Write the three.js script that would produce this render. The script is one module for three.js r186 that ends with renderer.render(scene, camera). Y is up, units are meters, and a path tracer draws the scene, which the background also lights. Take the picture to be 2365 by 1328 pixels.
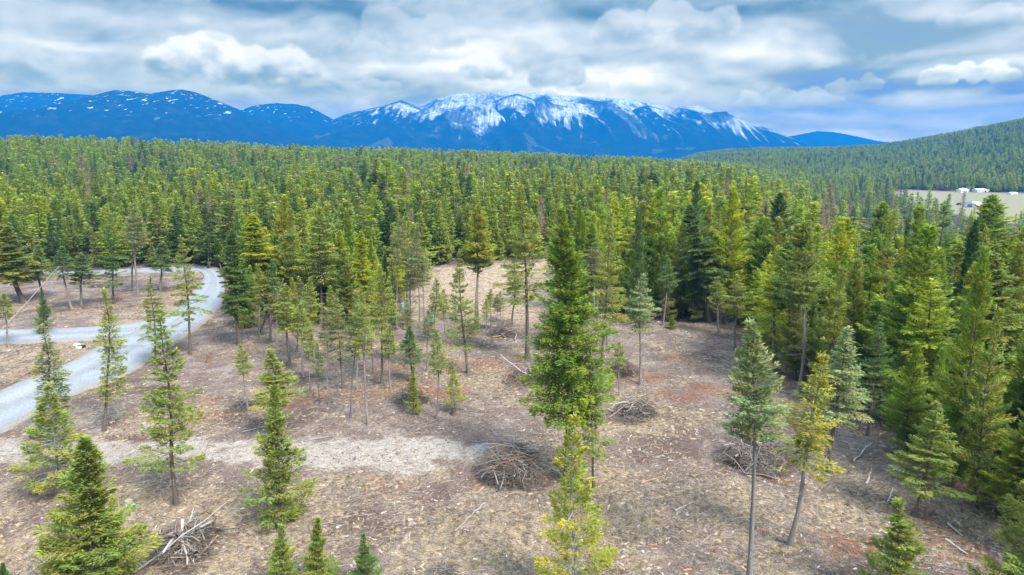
import * as THREE from 'three';
import { mergeGeometries } from 'three/addons/utils/BufferGeometryUtils.js';

// ------------------------------------------------------------------ camera, sky, sun, exposure
const scene = new THREE.Scene();
const EYE = 24, FOCAL = 1577, PITCH = THREE.MathUtils.degToRad(11.19);
const camera = new THREE.PerspectiveCamera(2 * THREE.MathUtils.radToDeg(Math.atan(664 / FOCAL)), 2365 / 1328, 0.5, 60000);
camera.position.set(0, EYE, 0);
camera.rotation.set(-PITCH, 0, 0);
const renderer = new THREE.WebGLRenderer({ antialias: true });
renderer.toneMapping = THREE.LinearToneMapping;
const EXPOSURE = 4.8, HAZE = 0.000168, HAZE_SIDE = 10500, HAZE_TOP = 640, AIR = [0.01, 0.29, 0.96];   // the air between the drone and the clouds
renderer.toneMappingExposure = EXPOSURE;
renderer.shadowMap.enabled = true;

const sun = new THREE.DirectionalLight(new THREE.Color(1.0, 0.93, 0.82), 1.7);
sun.name = 'sun';
sun.position.set(330, 560, 300);
sun.target.position.set(0, 0, -80);
sun.castShadow = true;
sun.shadow.radius = 38;
sun.shadow.mapSize.set(2048, 2048);
Object.assign(sun.shadow.camera, { left: -220, right: 220, top: 220, bottom: -220, near: 50, far: 1400 });
scene.add(sun, sun.target);

// ------------------------------------------------------------------ numbers: random, noise, interpolation
function makeRng(seed) { let s = seed | 0; return () => { s = (s + 0x6d2b79f5) | 0; let t = Math.imul(s ^ (s >>> 15), 1 | s); t = (t + Math.imul(t ^ (t >>> 7), 61 | t)) ^ t; return ((t ^ (t >>> 14)) >>> 0) / 4294967296; }; }
const clamp = (x, a = 0, b = 1) => (x < a ? a : x > b ? b : x);
const lerp = (a, b, t) => a + (b - a) * t;
const smooth = (a, b, x) => { const t = clamp((x - a) / (b - a)); return t * t * (3 - 2 * t); };
const GRAD = new Float32Array(512), PERM = new Uint16Array(512);
{ const r = makeRng(77), p = [...Array(256).keys()]; for (let i = 255; i > 0; i--) { const j = Math.floor(r() * (i + 1)); [p[i], p[j]] = [p[j], p[i]]; } for (let i = 0; i < 512; i++) PERM[i] = p[i & 255]; for (let i = 0; i < 256; i++) { GRAD[2 * i] = Math.cos(i * 0.0245437); GRAD[2 * i + 1] = Math.sin(i * 0.0245437); } }
function noise(x, y) {
  const ix = Math.floor(x), iy = Math.floor(y), fx = x - ix, fy = y - iy, X = ix & 255, Y = iy & 255;
  const u = fx * fx * fx * (fx * (fx * 6 - 15) + 10), v = fy * fy * fy * (fy * (fy * 6 - 15) + 10);
  const g = (a, b, dx, dy) => { const k = PERM[PERM[a & 255] + (b & 255)] * 2; return GRAD[k] * dx + GRAD[k + 1] * dy; };
  const a = g(X, Y, fx, fy), b = g(X + 1, Y, fx - 1, fy), c = g(X, Y + 1, fx, fy - 1), d = g(X + 1, Y + 1, fx - 1, fy - 1);
  return 1.45 * (a + u * (b - a) + v * (c - a + u * (a - b - c + d)));
}
function fbm(x, y, n = 4) { let s = 0, a = 0.5; for (let i = 0; i < n; i++) { s += a * noise(x, y); x = x * 2.03 + 17.3; y = y * 2.03 - 9.1; a *= 0.5; } return s; }
function table(list, x) { if (x <= list[0][0]) return list[0][1]; for (let i = 1; i < list.length; i++) if (x <= list[i][0]) { const t = (x - list[i - 1][0]) / (list[i][0] - list[i - 1][0]); return lerp(list[i - 1][1], list[i][1], t); } return list[list.length - 1][1]; }
const srgb = (r, g, b) => [r, g, b].map((c) => { c /= 255; return c <= 0.04045 ? c / 12.92 : Math.pow((c + 0.055) / 1.055, 2.4); });

// a point of the photograph as a direction from the drone, and the way back
const CP = Math.cos(PITCH), SP = Math.sin(PITCH);
function sight(u, v) { const a = (u - 1182.5) / FOCAL, b = (664 - v) / FOCAL; return [a, b * CP - SP, -b * SP - CP]; }
function seenAt(x, y, z) { const dy = y - EYE, depth = -dy * SP - z * CP; if (depth <= 0.1) return null; return [1182.5 + FOCAL * x / depth, 664 - FOCAL * (dy * CP - z * SP) / depth, depth]; }

// ------------------------------------------------------------------ the lie of the land
const RIDGE = [[-60, 23], [-45, 21], [-37, 18], [-13, 10], [-5, 6.5], [4, 2], [10, 0], [15, -5], [21, -12], [27, -18], [33, -21], [60, -21]];
const HILL = [[9, -55], [13, -20], [15, 6], [17, 16], [20, 20], [24, 22], [27.5, 26], [30, 42], [33, 66], [37, 98], [45, 135], [70, 150]];
function terrain(x, z) {
  const d = Math.hypot(x, z), a = Math.atan2(x, -z) * 57.29578, back = Math.abs(a) > 90 ? 0 : 1;
  const wave = 0.45 * fbm(x / 28 + 3.1, z / 28, 2) + 2.2 * fbm(x / 170, z / 170, 2) * smooth(150, 320, d);
  let h = -5 * smooth(280, 420, d);
  h = lerp(h, table(RIDGE, a) + 5 * fbm(x / 220 + 9, z / 220, 2), smooth(410, 660, d) * back);
  h = lerp(h, -21 * smooth(105, 400, d), smooth(17, 26, a) * back);
  h = lerp(h, -55, smooth(840, 1500, d) * (1 - smooth(10, 22, a)));
  h = lerp(h, table(HILL, a) + 9 * fbm(x / 260, z / 260 + 4, 3) * smooth(14, 20, a), smooth(860, 2150, d) * smooth(9, 14, a) * back);
  h = lerp(h, -55, smooth(2500, 4200, d));
  return h + wave;
}
const micro = (x, z) => 0.10 * fbm(x / 2.3, z / 2.3, 3) + 0.05 * noise(x / 0.7, z / 0.7);
const ground = (x, z) => terrain(x, z) + micro(x, z);
function spot(u, v) {   // where the line of sight through that point of the photograph meets the land
  const [dx, dy, dz] = sight(u, v); let t = EYE / Math.max(0.004, -dy);
  for (let i = 0; i < 14; i++) { const h = terrain(dx * t, dz * t); t = lerp(t, (EYE - h) / Math.max(0.004, -dy), 0.7); }
  return new THREE.Vector3(dx * t, ground(dx * t, dz * t), dz * t);
}

// ------------------------------------------------------------------ sky: broken cloud all round, computed
{
  const W = 4096, H = 2048, data = new Float32Array(W * H * 4);
  const dark = srgb(44, 124, 180), mid = srgb(148, 181, 213), pale = srgb(206, 221, 240), white = srgb(252, 254, 255);
  const tone = (b, out) => { b = clamp(b); for (let c = 0; c < 3; c++) out[c] = b < 0.35 ? lerp(dark[c], mid[c], b / 0.35) : b < 0.7 ? lerp(mid[c], pale[c], (b - 0.35) / 0.35) : lerp(pale[c], white[c], (b - 0.7) / 0.3); };
  // soft masses (photo x, y, half width, half height, brighter or darker) and heaped clouds (x, y of the base, half width, height)
  const soft = [
    [620, 20, 520, 34, -0.2], [300, 70, 420, 26, -0.2], [120, 130, 220, 40, 0.1], [900, 140, 300, 40, 0.18], [1080, 100, 160, 60, 0.22], [1400, 30, 120, 40, -0.3], [1640, 35, 110, 45, -0.26],
    [1300, 60, 260, 40, 0.16], [1760, 105, 150, 50, 0.34], [1980, 85, 230, 45, -0.26], [2250, 30, 180, 40, 0.3], [1850, 190, 420, 36, -0.22], [2160, 190, 400, 26, -0.22], [2120, 240, 420, 20, 0.1], [2080, 120, 330, 60, -0.2], [2000, 195, 330, 26, -0.16],
    [1650, 200, 220, 30, 0.12], [2050, 285, 480, 34, 0.34], [420, 195, 240, 26, -0.08], [900, 205, 160, 30, -0.1], [1500, 190, 300, 34, 0.22], [1250, 190, 200, 26, 0.14], [60, 190, 120, 26, -0.02], [2330, 170, 90, 36, -0.1],
  ];
  // heaped clouds all round: azimuth and height of the base in degrees, half width, height, brightness of base and top
  const heaps = [], bins = Array.from({ length: 90 }, () => []);
  { const r = makeRng(31), add = (az, el, w, h, lo, hi, op) => { const lobes = []; for (let i = 0, n = 5 + Math.floor(r() * 4); i < n; i++) { const x = lerp(-0.8, 0.8, (i + r() * 0.7) / n); lobes.push([x * w, h * (0.28 + 0.5 * (1 - x * x) * r()), h * (0.34 + 0.22 * r())]); } heaps.push({ az, el, w, h, lo, hi, op, lobes, s: r() * 50 }); };
    for (let i = 0; i < 210; i++) { const el = 1.0 + 15 * r() ** 1.6, w = (1.6 + 3.2 * r()) * (0.75 + el * 0.05); add(-180 + 360 * (i + r()) / 210, el, w, w * (0.42 + 0.3 * r()), 0.34 + 0.18 * r(), 0.68 + 0.26 * r(), 0.25 + 0.4 * r()); }
    for (const [u, v, w, h, lo, hi] of [[455, 186, 3.3, 3.3, 0.4, 1.0], [622, 204, 3.0, 3.1, 0.34, 0.95], [2240, 196, 3.1, 1.5, 0.5, 1.0], [1290, 204, 1.8, 2.2, 0.45, 0.8], [1120, 186, 2.2, 1.6, 0.5, 0.95]]) { const d = sight(u, v), l = Math.hypot(...d); add(Math.atan2(d[0], -d[2]) * 57.29578, Math.asin(d[1] / l) * 57.29578, w, h, lo, hi, 0.92); }
    heaps.sort((p, q) => p.el - q.el);
    heaps.forEach((q) => { for (let k = Math.floor((q.az - q.w * 1.5) / 4); k <= Math.floor((q.az + q.w * 1.5) / 4); k++) bins[(k + 180) % 90].push(q); });
  }
  const rgb = [0, 0, 0];
  for (let row = H / 2; row < H; row++) {
    const el = ((row + 0.5) / H - 0.5) * 180, step = el < 24 ? 1 : 2;
    for (let col = 0; col < W; col += step) {
      const th = ((col + 0.5) / W - 0.5) * 2 * Math.PI, ce = Math.cos(el / 57.29578), dx = ce * Math.cos(th), dz = ce * Math.sin(th), dy = Math.sin(el / 57.29578);
      const az = Math.atan2(dx, -dz) * 57.29578;
      // streets of cloud: long near the horizon, opening upwards
      const e = 26 * Math.log(1 + el / 9), k = (az + 400) * (el > 40 ? Math.max(0.25, ce) / 0.766 : 1);
      const wx = noise(k / 9, e / 6 + 40), wy = noise(k / 8 + 31, e / 5);
      const n = el < 24 ? 6 : 3;
      const bank = (x, y) => fbm(x / 8.5 + wx * 0.28, y / 4.6 + wy * 0.3, n), puff = (x, y) => { let v = 0, w = 0.5; x = x / 3.4 + wx * 0.2; y = y / 2.7 + wy * 0.2; for (let i = 0; i < n - 2; i++) { v += w * (Math.abs(noise(x, y)) * 2 - 0.55); x = x * 2.1 + 11.7; y = y * 2.1 + 5.3; w *= 0.45; } return v; };
      const cover = fbm(k / 26 + wx * 0.2, e / 9 + wy * 0.2, 3), d1 = bank(k, e), d2 = bank(k + 0.3, e + 1.1), heaped = smooth(-0.1, 0.35, d1 + 0.6 * cover);
      let b = 0.62 + 0.5 * cover + 0.28 * d1 + 0.34 * clamp(d1 - d2, -0.4, 0.4) + 0.10 * heaped * puff(k, e);
      if (Math.abs(az) < 48 && el < 20) {
        const s = seenAt(dx * 1000, EYE + dy * 1000, dz * 1000);
        if (s) {
          const px = s[0] + 30 * wx + 60 * fbm(k / 5, e / 3.2, 4), py = s[1] + 12 * wy + 30 * fbm(k / 4.4 + 5, e / 2.8, 4);
          for (const [cx, cy, rx, ry, amp] of soft) { const q = ((px - cx) / rx) ** 2 + ((py - cy) / ry) ** 2; if (q < 6) b += amp * Math.exp(-q * 1.1); }
        }
      }
      if (el < 24) {
        const ex = 0.62 * fbm(k / 1.9, e / 1.9 + 9, 6), ey = 0.62 * fbm(k / 1.9 + 40, e / 1.9, 6);
        for (const q of bins[(Math.floor(az / 4) + 180) % 90]) {
          let ux = az - q.az; if (ux > 180) ux -= 360; if (ux < -180) ux += 360; const uy = el - q.el; if (Math.abs(ux) > q.w * 1.4 || uy < -0.3 * q.h || uy > q.h * 1.5) continue;
          let v = -1; const f = 0.55 * Math.sqrt(q.h); for (const [lx, ly, lr] of q.lobes) v = Math.max(v, 1 - Math.hypot((ux + ex * f - lx) / 1.25, uy + ey * f - ly) / lr);
          if (v <= 0) continue;
          const a = smooth(0, 0.2, v) * smooth(-0.12, 0.22, uy / q.h + 0.3 * ex) * q.op, lit = smooth(0.05, 0.8, uy / q.h + 0.9 * ey + 0.12 * (1 - v));
          b = lerp(b, lerp(q.lo, q.hi, lit), a);
        }
      }
      b = clamp(0.55 + (b - 0.62) * 1.12, 0.12, 1);
      tone(b, rgb);
      const lift = (1 + 2.25 * smooth(10, 75, el)) / EXPOSURE, way = Math.min(HAZE_SIDE / ce, HAZE_TOP / Math.max(0.01, dy)), T = Math.exp(-HAZE * way);  // lift: unseen sky overhead brightened towards the zenith to put more light on the land
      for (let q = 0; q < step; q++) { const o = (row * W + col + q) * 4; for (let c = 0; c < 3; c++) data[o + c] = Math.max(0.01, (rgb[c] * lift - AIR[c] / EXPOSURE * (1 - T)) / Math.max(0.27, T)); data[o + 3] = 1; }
    }
  }
  for (let row = 0; row < H / 2; row++) for (let col = 0; col < W; col++) { const o = (row * W + col) * 4; data[o] = 0.20; data[o + 1] = 0.24; data[o + 2] = 0.26; data[o + 3] = 1; }
  const t = new THREE.DataTexture(data, W, H, THREE.RGBAFormat, THREE.FloatType);
  t.mapping = THREE.EquirectangularReflectionMapping; t.magFilter = THREE.LinearFilter; t.needsUpdate = true;
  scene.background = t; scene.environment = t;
}
scene.fog = new THREE.FogExp2(new THREE.Color().setRGB(0.008, 0.34, 1.0), HAZE);

// ------------------------------------------------------------------ helpers
const taken = new Map();
function numbered(name) { const n = taken.get(name) ?? 0; taken.set(name, n + 1); return n ? name + '_' + String(n).padStart(3, '0') : name; }
function tag(o, label, category, group, kind) { if (label) o.userData.label = label; if (category) o.userData.category = category; if (group) o.userData.group = group; if (kind) o.userData.kind = kind; return o; }
function put(parent, name, geometry, material) { const m = new THREE.Mesh(geometry, material); m.name = name; m.castShadow = m.receiveShadow = true; parent.add(m); return m; }
function thing(name, label, category, group) { const g = new THREE.Group(); g.name = numbered(name); tag(g, label, category, group); scene.add(g); return g; }
const V = (x, y, z) => new THREE.Vector3(x, y, z);
class Soup {   // triangles with a colour each
  constructor() { this.p = []; this.c = []; this.i = []; }
  vert(x, y, z, c) { this.p.push(x, y, z); this.c.push(c[0], c[1], c[2]); return this.p.length / 3 - 1; }
  tri(a, b, c) { this.i.push(a, b, c); }
  tube(points, radii, sides, col) {   // points: Vector3 list
    let last = null; const t = V(), n = V(), b = V();
    points.forEach((p, k) => {
      t.subVectors(points[Math.min(k + 1, points.length - 1)], points[Math.max(k - 1, 0)]).normalize();
      n.set(Math.abs(t.y) > 0.9 ? 1 : 0, Math.abs(t.y) > 0.9 ? 0 : 1, 0).cross(t).normalize(); b.crossVectors(t, n);
      const ring = [];
      for (let s = 0; s < sides; s++) { const a = s / sides * Math.PI * 2, r = radii[k]; ring.push(this.vert(p.x + (n.x * Math.cos(a) + b.x * Math.sin(a)) * r, p.y + (n.y * Math.cos(a) + b.y * Math.sin(a)) * r, p.z + (n.z * Math.cos(a) + b.z * Math.sin(a)) * r, typeof col === 'function' ? col(k, s) : col)); }
      if (last) for (let s = 0; s < sides; s++) { const s2 = (s + 1) % sides; this.tri(last[s], last[s2], ring[s]); this.tri(last[s2], ring[s2], ring[s]); }
      last = ring;
    });
    for (let s = 1; s + 1 < sides; s++) this.tri(last[0], last[s], last[s + 1]);
  }
  build(withNormals = true) {
    const g = new THREE.BufferGeometry();
    g.setAttribute('position', new THREE.Float32BufferAttribute(this.p, 3)); g.setAttribute('color', new THREE.Float32BufferAttribute(this.c, 3)); g.setIndex(this.i);
    if (withNormals) g.computeVertexNormals();
    return g;
  }
}
const paint = (r, g, b, more = {}) => new THREE.MeshStandardMaterial({ color: new THREE.Color().setRGB(r, g, b), roughness: 0.9, ...more });

// ------------------------------------------------------------------ fine ground textures (litter, needles, grit), neutral so that the ground's own colour shows
function litterTexture(seed, strokes, tones, contrast) {
  const N = 1024, cv = document.createElement('canvas'); cv.width = cv.height = N; const x = cv.getContext('2d'), r = makeRng(seed);
  x.fillStyle = 'rgb(170,170,170)'; x.fillRect(0, 0, N, N);
  const im = x.getImageData(0, 0, N, N), a = im.data;
  for (let j = 0; j < N; j++) for (let i = 0; i < N; i++) { const w = (n, s) => noise(i / N * n + s, j / N * n + s) ; const k = (j * N + i) * 4, g = 170 + contrast * (14 * w(32, 1) * 1 + 26 * (r() - 0.5)); a[k] = g; a[k + 1] = g; a[k + 2] = g; }
  x.putImageData(im, 0, 0);
  x.lineCap = 'round';
  for (let s = 0; s < strokes; s++) {
    const px = r() * N, py = r() * N, l = 4 + 26 * r() ** 3, an = r() * 6.283, t = tones[Math.floor(r() * tones.length)];
    x.strokeStyle = `rgba(${t[0]},${t[1]},${t[2]},${0.35 + 0.5 * r()})`; x.lineWidth = 1 + 1.8 * r();
    for (const ox of [-N, 0, N]) for (const oy of [-N, 0, N]) { if (px + ox < -40 || px + ox > N + 40 || py + oy < -40 || py + oy > N + 40) continue; x.beginPath(); x.moveTo(px + ox, py + oy); x.quadraticCurveTo(px + ox + Math.cos(an) * l * 0.5 + 3 * (r() - 0.5), py + oy + Math.sin(an) * l * 0.5, px + ox + Math.cos(an + 0.3) * l, py + oy + Math.sin(an + 0.3) * l); x.stroke(); }
  }
  const t = new THREE.CanvasTexture(cv); t.colorSpace = THREE.SRGBColorSpace; t.wrapS = t.wrapT = THREE.RepeatWrapping; return t;
}
const litterMap = litterTexture(5, 15000, [[236, 226, 212], [250, 240, 224], [110, 98, 90], [84, 72, 66], [200, 186, 168], [150, 120, 104], [70, 60, 54], [214, 206, 200]], 1);
const gritMap = litterTexture(9, 5000, [[205, 206, 208], [150, 150, 150], [190, 190, 192], [140, 138, 136]], 1.1);

// ------------------------------------------------------------------ what the ground is made of, by place
function inside(poly, x, y) { let c = false; for (let i = 0, j = poly.length - 1; i < poly.length; j = i++) { const [xi, yi] = poly[i], [xj, yj] = poly[j]; if ((yi > y) !== (yj > y) && x < (xj - xi) * (y - yi) / (yj - yi) + xi) c = !c; } return c; }
const onLand = (list) => list.map(([u, v]) => { const p = spot(u, v); return [p.x, p.z]; });
const CLEARING = onLand([[-260, 1700], [-260, 648], [0, 640], [190, 628], [300, 616], [480, 611], [508, 690], [535, 752], [700, 757], [900, 748], [925, 690], [985, 614], [1190, 600], [1330, 592], [1372, 586], [1345, 640], [1352, 700], [1392, 746], [1640, 748], [1665, 722], [1720, 770], [1835, 880], [2010, 985], [2150, 1085], [2235, 1150], [2380, 1240], [2700, 1420], [2700, 1700]]);
const HAY = onLand([[925, 742], [940, 690], [990, 616], [1190, 603], [1330, 594], [1368, 588], [1340, 640], [1348, 700], [1310, 748], [1120, 752]]);
// red rotten-wood and bark spills (photo x, y, radius in metres)
const BARK = [[1118, 841, 2.6], [1205, 826, 1.3], [1260, 868, 2.6], [950, 890, 2.8], [880, 850, 2.2], [850, 912, 2.0], [1040, 905, 2.4], [820, 905, 1.8], [1500, 868, 2.4], [1420, 880, 1.8], [1570, 915, 2.2], [1570, 830, 2.0], [700, 925, 2.4], [600, 925, 1.6], [480, 925, 1.6], [505, 960, 1.6], [900, 1115, 1.8], [1098, 1118, 0.8], [1190, 1195, 0.7], [970, 1155, 0.7], [1810, 1110, 1.0], [1940, 1255, 1.6], [2010, 1265, 1.4], [2185, 1230, 1.6], [2210, 1270, 1.6], [1640, 900, 2.2], [1330, 1060, 1.2], [350, 700, 3], [260, 690, 3], [90, 860, 2], [60, 905, 2]].map(([u, v, r]) => { const p = spot(u, v); return [p.x, p.z, r]; });
const TRACK = onLand([[-80, 1015], [120, 1022], [300, 1020], [470, 1016], [640, 1020], [800, 1018], [930, 1012], [1060, 1018], [1110, 1030], [1090, 1052], [1010, 1062], [1000, 1088], [930, 1096], [860, 1080], [730, 1082], [600, 1068], [450, 1062], [250, 1072], [60, 1065], [-80, 1062]]);
const ROADS = [onLand([[-330, 1090], [0, 905], [230, 800], [360, 742], [455, 662], [470, 640], [455, 625], [100, 627], [100, 634], [500, 632], [520, 670], [510, 710], [410, 790], [270, 878], [0, 1004], [-260, 1180]]), onLand([[-300, 772], [0, 762], [200, 756], [372, 732], [350, 776], [200, 788], [0, 796], [-300, 812]])];
const onRoad = (x, z, m = 0) => ROADS.some((p) => edgeOf(p, x, z) > -m);
const mixTo = (c, d, t) => { c[0] += (d[0] - c[0]) * t; c[1] += (d[1] - c[1]) * t; c[2] += (d[2] - c[2]) * t; };
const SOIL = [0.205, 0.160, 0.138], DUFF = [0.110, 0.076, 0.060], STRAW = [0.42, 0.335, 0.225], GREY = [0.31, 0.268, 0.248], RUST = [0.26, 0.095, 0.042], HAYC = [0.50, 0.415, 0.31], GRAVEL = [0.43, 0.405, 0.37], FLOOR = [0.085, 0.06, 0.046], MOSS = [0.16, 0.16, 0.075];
function edgeOf(poly, x, z) { let m = 1e9; for (let i = 0, j = poly.length - 1; i < poly.length; j = i++) { const [ax, az] = poly[j], [bx, bz] = poly[i], dx = bx - ax, dz = bz - az, t = clamp(((x - ax) * dx + (z - az) * dz) / (dx * dx + dz * dz)); m = Math.min(m, Math.hypot(x - ax - dx * t, z - az - dz * t)); } return inside(poly, x, z) ? m : -m; }
function soilColor(x, z) {
  const c = [...SOIL], n1 = fbm(x / 9, z / 9, 4), n2 = fbm(x / 3.1 + 20, z / 3.1, 4), n3 = fbm(x / 1.1 + 7, z / 1.1 + 3, 3), n4 = fbm(x / 16 + 50, z / 16, 3);
  mixTo(c, GREY, smooth(-0.18, 0.28, n2 + 0.5 * n3));
  mixTo(c, DUFF, smooth(0.05, 0.36, -n1 + 0.5 * n3 - 0.25 * n2) * 0.85);
  mixTo(c, STRAW, smooth(-0.02, 0.34, n4 + 0.45 * n2 + 0.35 * n3 - 0.01) * 0.68);
  mixTo(c, MOSS, smooth(0.26, 0.5, fbm(x / 5 - 30, z / 5, 4) + 0.3 * n3) * 0.45);
  for (const [bx, bz, r] of BARK) { const q = Math.hypot(x - bx, z - bz) / r; if (q < 2.2) mixTo(c, RUST, smooth(1.3, 0.3, q - 1.3 * n3 - 1.0 * n2) * 0.62); }
  mixTo(c, RUST, smooth(0.36, 0.52, fbm(x / 3.6 + 90, z / 3.6 + 12, 4) + 0.25 * n3) * 0.45);
  const hay = edgeOf(HAY, x, z) + 5 * n2 + 2 * n3; if (hay > 0) mixTo(c, HAYC, smooth(0, 3, hay) * clamp(0.9 + 0.5 * n3));
  const tr = edgeOf(TRACK, x, z) + 1.8 * n2 + 1.2 * n3 + 0.4; if (tr > -0.2) mixTo(c, GRAVEL, smooth(-0.15, 0.35, tr) * clamp(0.95 + 0.4 * n3));
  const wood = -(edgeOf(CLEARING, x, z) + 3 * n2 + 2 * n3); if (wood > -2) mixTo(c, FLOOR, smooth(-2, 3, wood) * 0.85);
  const grit = 1 + 0.22 * n3; c[0] *= grit; c[1] *= grit; c[2] *= grit;
  return c;
}
function sheetMesh(nx, nz, at, colorAt, tile) {
  const p = new Float32Array((nx + 1) * (nz + 1) * 3), c = new Float32Array(p.length), uv = new Float32Array((nx + 1) * (nz + 1) * 2), idx = new Uint32Array(nx * nz * 6);
  for (let j = 0, k = 0; j <= nz; j++) for (let i = 0; i <= nx; i++, k++) { const q = at(i / nx, j / nz); p.set(q, k * 3); c.set(colorAt(q[0], q[2], i / nx, j / nz), k * 3); uv[k * 2] = q[0] / tile; uv[k * 2 + 1] = q[2] / tile; }
  for (let j = 0, k = 0; j < nz; j++) for (let i = 0; i < nx; i++, k += 6) { const a = j * (nx + 1) + i, b = a + nx + 1; idx.set([a, a + 1, b, b, a + 1, b + 1], k); }
  const g = new THREE.BufferGeometry(); g.setAttribute('position', new THREE.BufferAttribute(p, 3)); g.setAttribute('color', new THREE.BufferAttribute(c, 3)); g.setAttribute('uv', new THREE.BufferAttribute(uv, 2)); g.setIndex(new THREE.BufferAttribute(idx, 1)); g.computeVertexNormals(); return g;
}
// the clearing: x -105..105, z -26..-216; its own sheet, finely cut
const PX0 = -105, PX1 = 105, PZ0 = -216, PZ1 = -26;
{
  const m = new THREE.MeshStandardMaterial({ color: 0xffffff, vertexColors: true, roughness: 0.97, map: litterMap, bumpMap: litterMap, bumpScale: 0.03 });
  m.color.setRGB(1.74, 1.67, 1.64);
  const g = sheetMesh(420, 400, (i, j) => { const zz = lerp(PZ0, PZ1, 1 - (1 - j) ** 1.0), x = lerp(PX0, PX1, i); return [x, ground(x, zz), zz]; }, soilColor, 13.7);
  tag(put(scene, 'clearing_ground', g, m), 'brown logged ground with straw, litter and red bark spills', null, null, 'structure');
}
// the land beyond, out to the mountains
const VALLEY = onLand([[2075, 440], [2120, 439], [2240, 444], [2365, 447], [2600, 452], [2600, 545], [2365, 520], [2240, 502], [2150, 484], [2095, 468], [2070, 452]]);
{
  const rings = 235, secs = 420, q = [];
  const g = sheetMesh(secs, rings, (i, j) => {
    const a = (i < 0.76 ? lerp(-62, 62, i / 0.76) : lerp(62, 298, (i - 0.76) / 0.24)) / 57.29578, r = 10 * Math.pow(9600 / 10, j), x = r * Math.sin(a), z = -r * Math.cos(a);
    const under = smooth(0, 14, Math.min(x - PX0, PX1 - x, z - PZ0, PZ1 - z)) * 0.7 + (x > PX0 && x < PX1 && z > PZ0 && z < PZ1 ? 0.06 : -0.02);
    return [x, terrain(x, z) - under, z];
  }, (x, z) => {
    const d = Math.hypot(x, z), c = [0.10, 0.075, 0.055], n = fbm(x / 40, z / 40, 4);
    mixTo(c, [0.20, 0.165, 0.12], smooth(0.0, 0.4, n + 0.2 * noise(x / 6, z / 6)));
    if (d > 400 && d < 1200) { const e = edgeOf(VALLEY, x, z); mixTo(c, [0.40, 0.43, 0.21], smooth(-6, 6, e + 8 * n)); mixTo(c, [0.44, 0.37, 0.26], smooth(-6, 6, e + 8 * n) * smooth(250, 400, x - 10 * n) * 0.45); }
    mixTo(c, [0.035, 0.055, 0.022], smooth(2300, 2900, d));
    if (d > 2600) mixTo(c, [0.22, 0.20, 0.12], smooth(0.2, 0.32, fbm(x / 900, z / 420, 3)) * 0.8);
    return c;
  }, 24);
  const m = new THREE.MeshStandardMaterial({ vertexColors: true, roughness: 0.98, map: gritMap }); m.color.setRGB(1.35, 1.35, 1.35);
  tag(put(scene, 'terrain', g, m), 'rolling forest floor and valley reaching to the mountains', null, null, 'structure');
}

// ------------------------------------------------------------------ gravel road, with its side arm and the arm behind the trees
{
  const left = [[-330, 1090], [-120, 985], [0, 905], [90, 866], [160, 838], [230, 800], [300, 772], [360, 742], [420, 700], [455, 662], [470, 640], [455, 627], [410, 622]].map(([u, v]) => spot(u, v));
  const right = [[-260, 1180], [-90, 1060], [0, 1004], [100, 950], [190, 905], [270, 878], [350, 830], [410, 790], [465, 752], [510, 710], [520, 670], [514, 636], [500, 616]].map(([u, v]) => spot(u, v));
  const m = new THREE.MeshStandardMaterial({ vertexColors: true, roughness: 0.95, map: gritMap, bumpMap: gritMap, bumpScale: 0.012 }); m.color.setRGB(1.48, 1.56, 1.74);
  function ribbon(name, label, L, R, lift, crown) {
    const cl = new THREE.CatmullRomCurve3(L), cr = new THREE.CatmullRomCurve3(R);
    const g = sheetMesh(26, 260, (i, j) => {
      const a = cl.getPoint(j), b = cr.getPoint(j), w = a.distanceTo(b), wob = 0.35 * fbm(j * 60, i < 0.5 ? 3 : 9, 3) / w, t = lerp(-0.03 + wob, 1.03 + wob, i), x = lerp(a.x, b.x, t), z = lerp(a.z, b.z, t);
      const edge = Math.min(i, 1 - i) * w, up = edge < 0.05 ? -0.25 : lift + crown * smooth(0, 1.2, edge);
      return [x, terrain(x, z) + 0.02 * noise(x / 1.4, z / 1.4) + up, z];
    }, (x, z, i, j) => {
      const c = [0.405, 0.43, 0.435], n = fbm(x / 2.2, z / 2.2, 4), s = fbm(i * 7, j * 2.5, 3);
      mixTo(c, [0.48, 0.50, 0.505], smooth(-0.1, 0.3, s)); mixTo(c, [0.33, 0.33, 0.315], smooth(0.12, 0.4, n) * 0.6);
      const lane = Math.min(Math.abs(i - 0.3), Math.abs(i - 0.7)); mixTo(c, [0.35, 0.345, 0.33], smooth(0.06, 0.2, lane + 0.05 * n) * 0.4); mixTo(c, [0.52, 0.535, 0.53], smooth(0.11, 0.02, lane + 0.04 * n) * 0.35);
      mixTo(c, STRAW, smooth(0.16, 0.02, Math.min(i, 1 - i) + 0.12 * n) * 0.75);
      return c;
    }, 6.3);
    tag(put(scene, name, g, m), label, null, null, 'structure');
  }
  ribbon('gravel_road', 'pale blue grey gravel road curving away at the side of the clearing', left, right, 0.12, 0.10);
  ribbon('gravel_road_001', 'short arm of gravel road leaving towards the picture edge', [[-300, 772], [-100, 764], [0, 762], [100, 760], [200, 756], [300, 748], [372, 732]].map(([u, v]) => spot(u, v)), [[-300, 812], [-100, 802], [0, 796], [100, 792], [200, 788], [290, 782], [350, 776]].map(([u, v]) => spot(u, v)), 0.10, 0.08);
  ribbon('gravel_road_002', 'far arm of gravel road behind the roadside trees', [[100, 627], [200, 626], [300, 621], [400, 617], [470, 615]].map(([u, v]) => spot(u, v)), [[100, 634], [200, 634], [300, 631], [400, 630], [480, 628]].map(([u, v]) => spot(u, v)), 0.10, 0.08);
}

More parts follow.
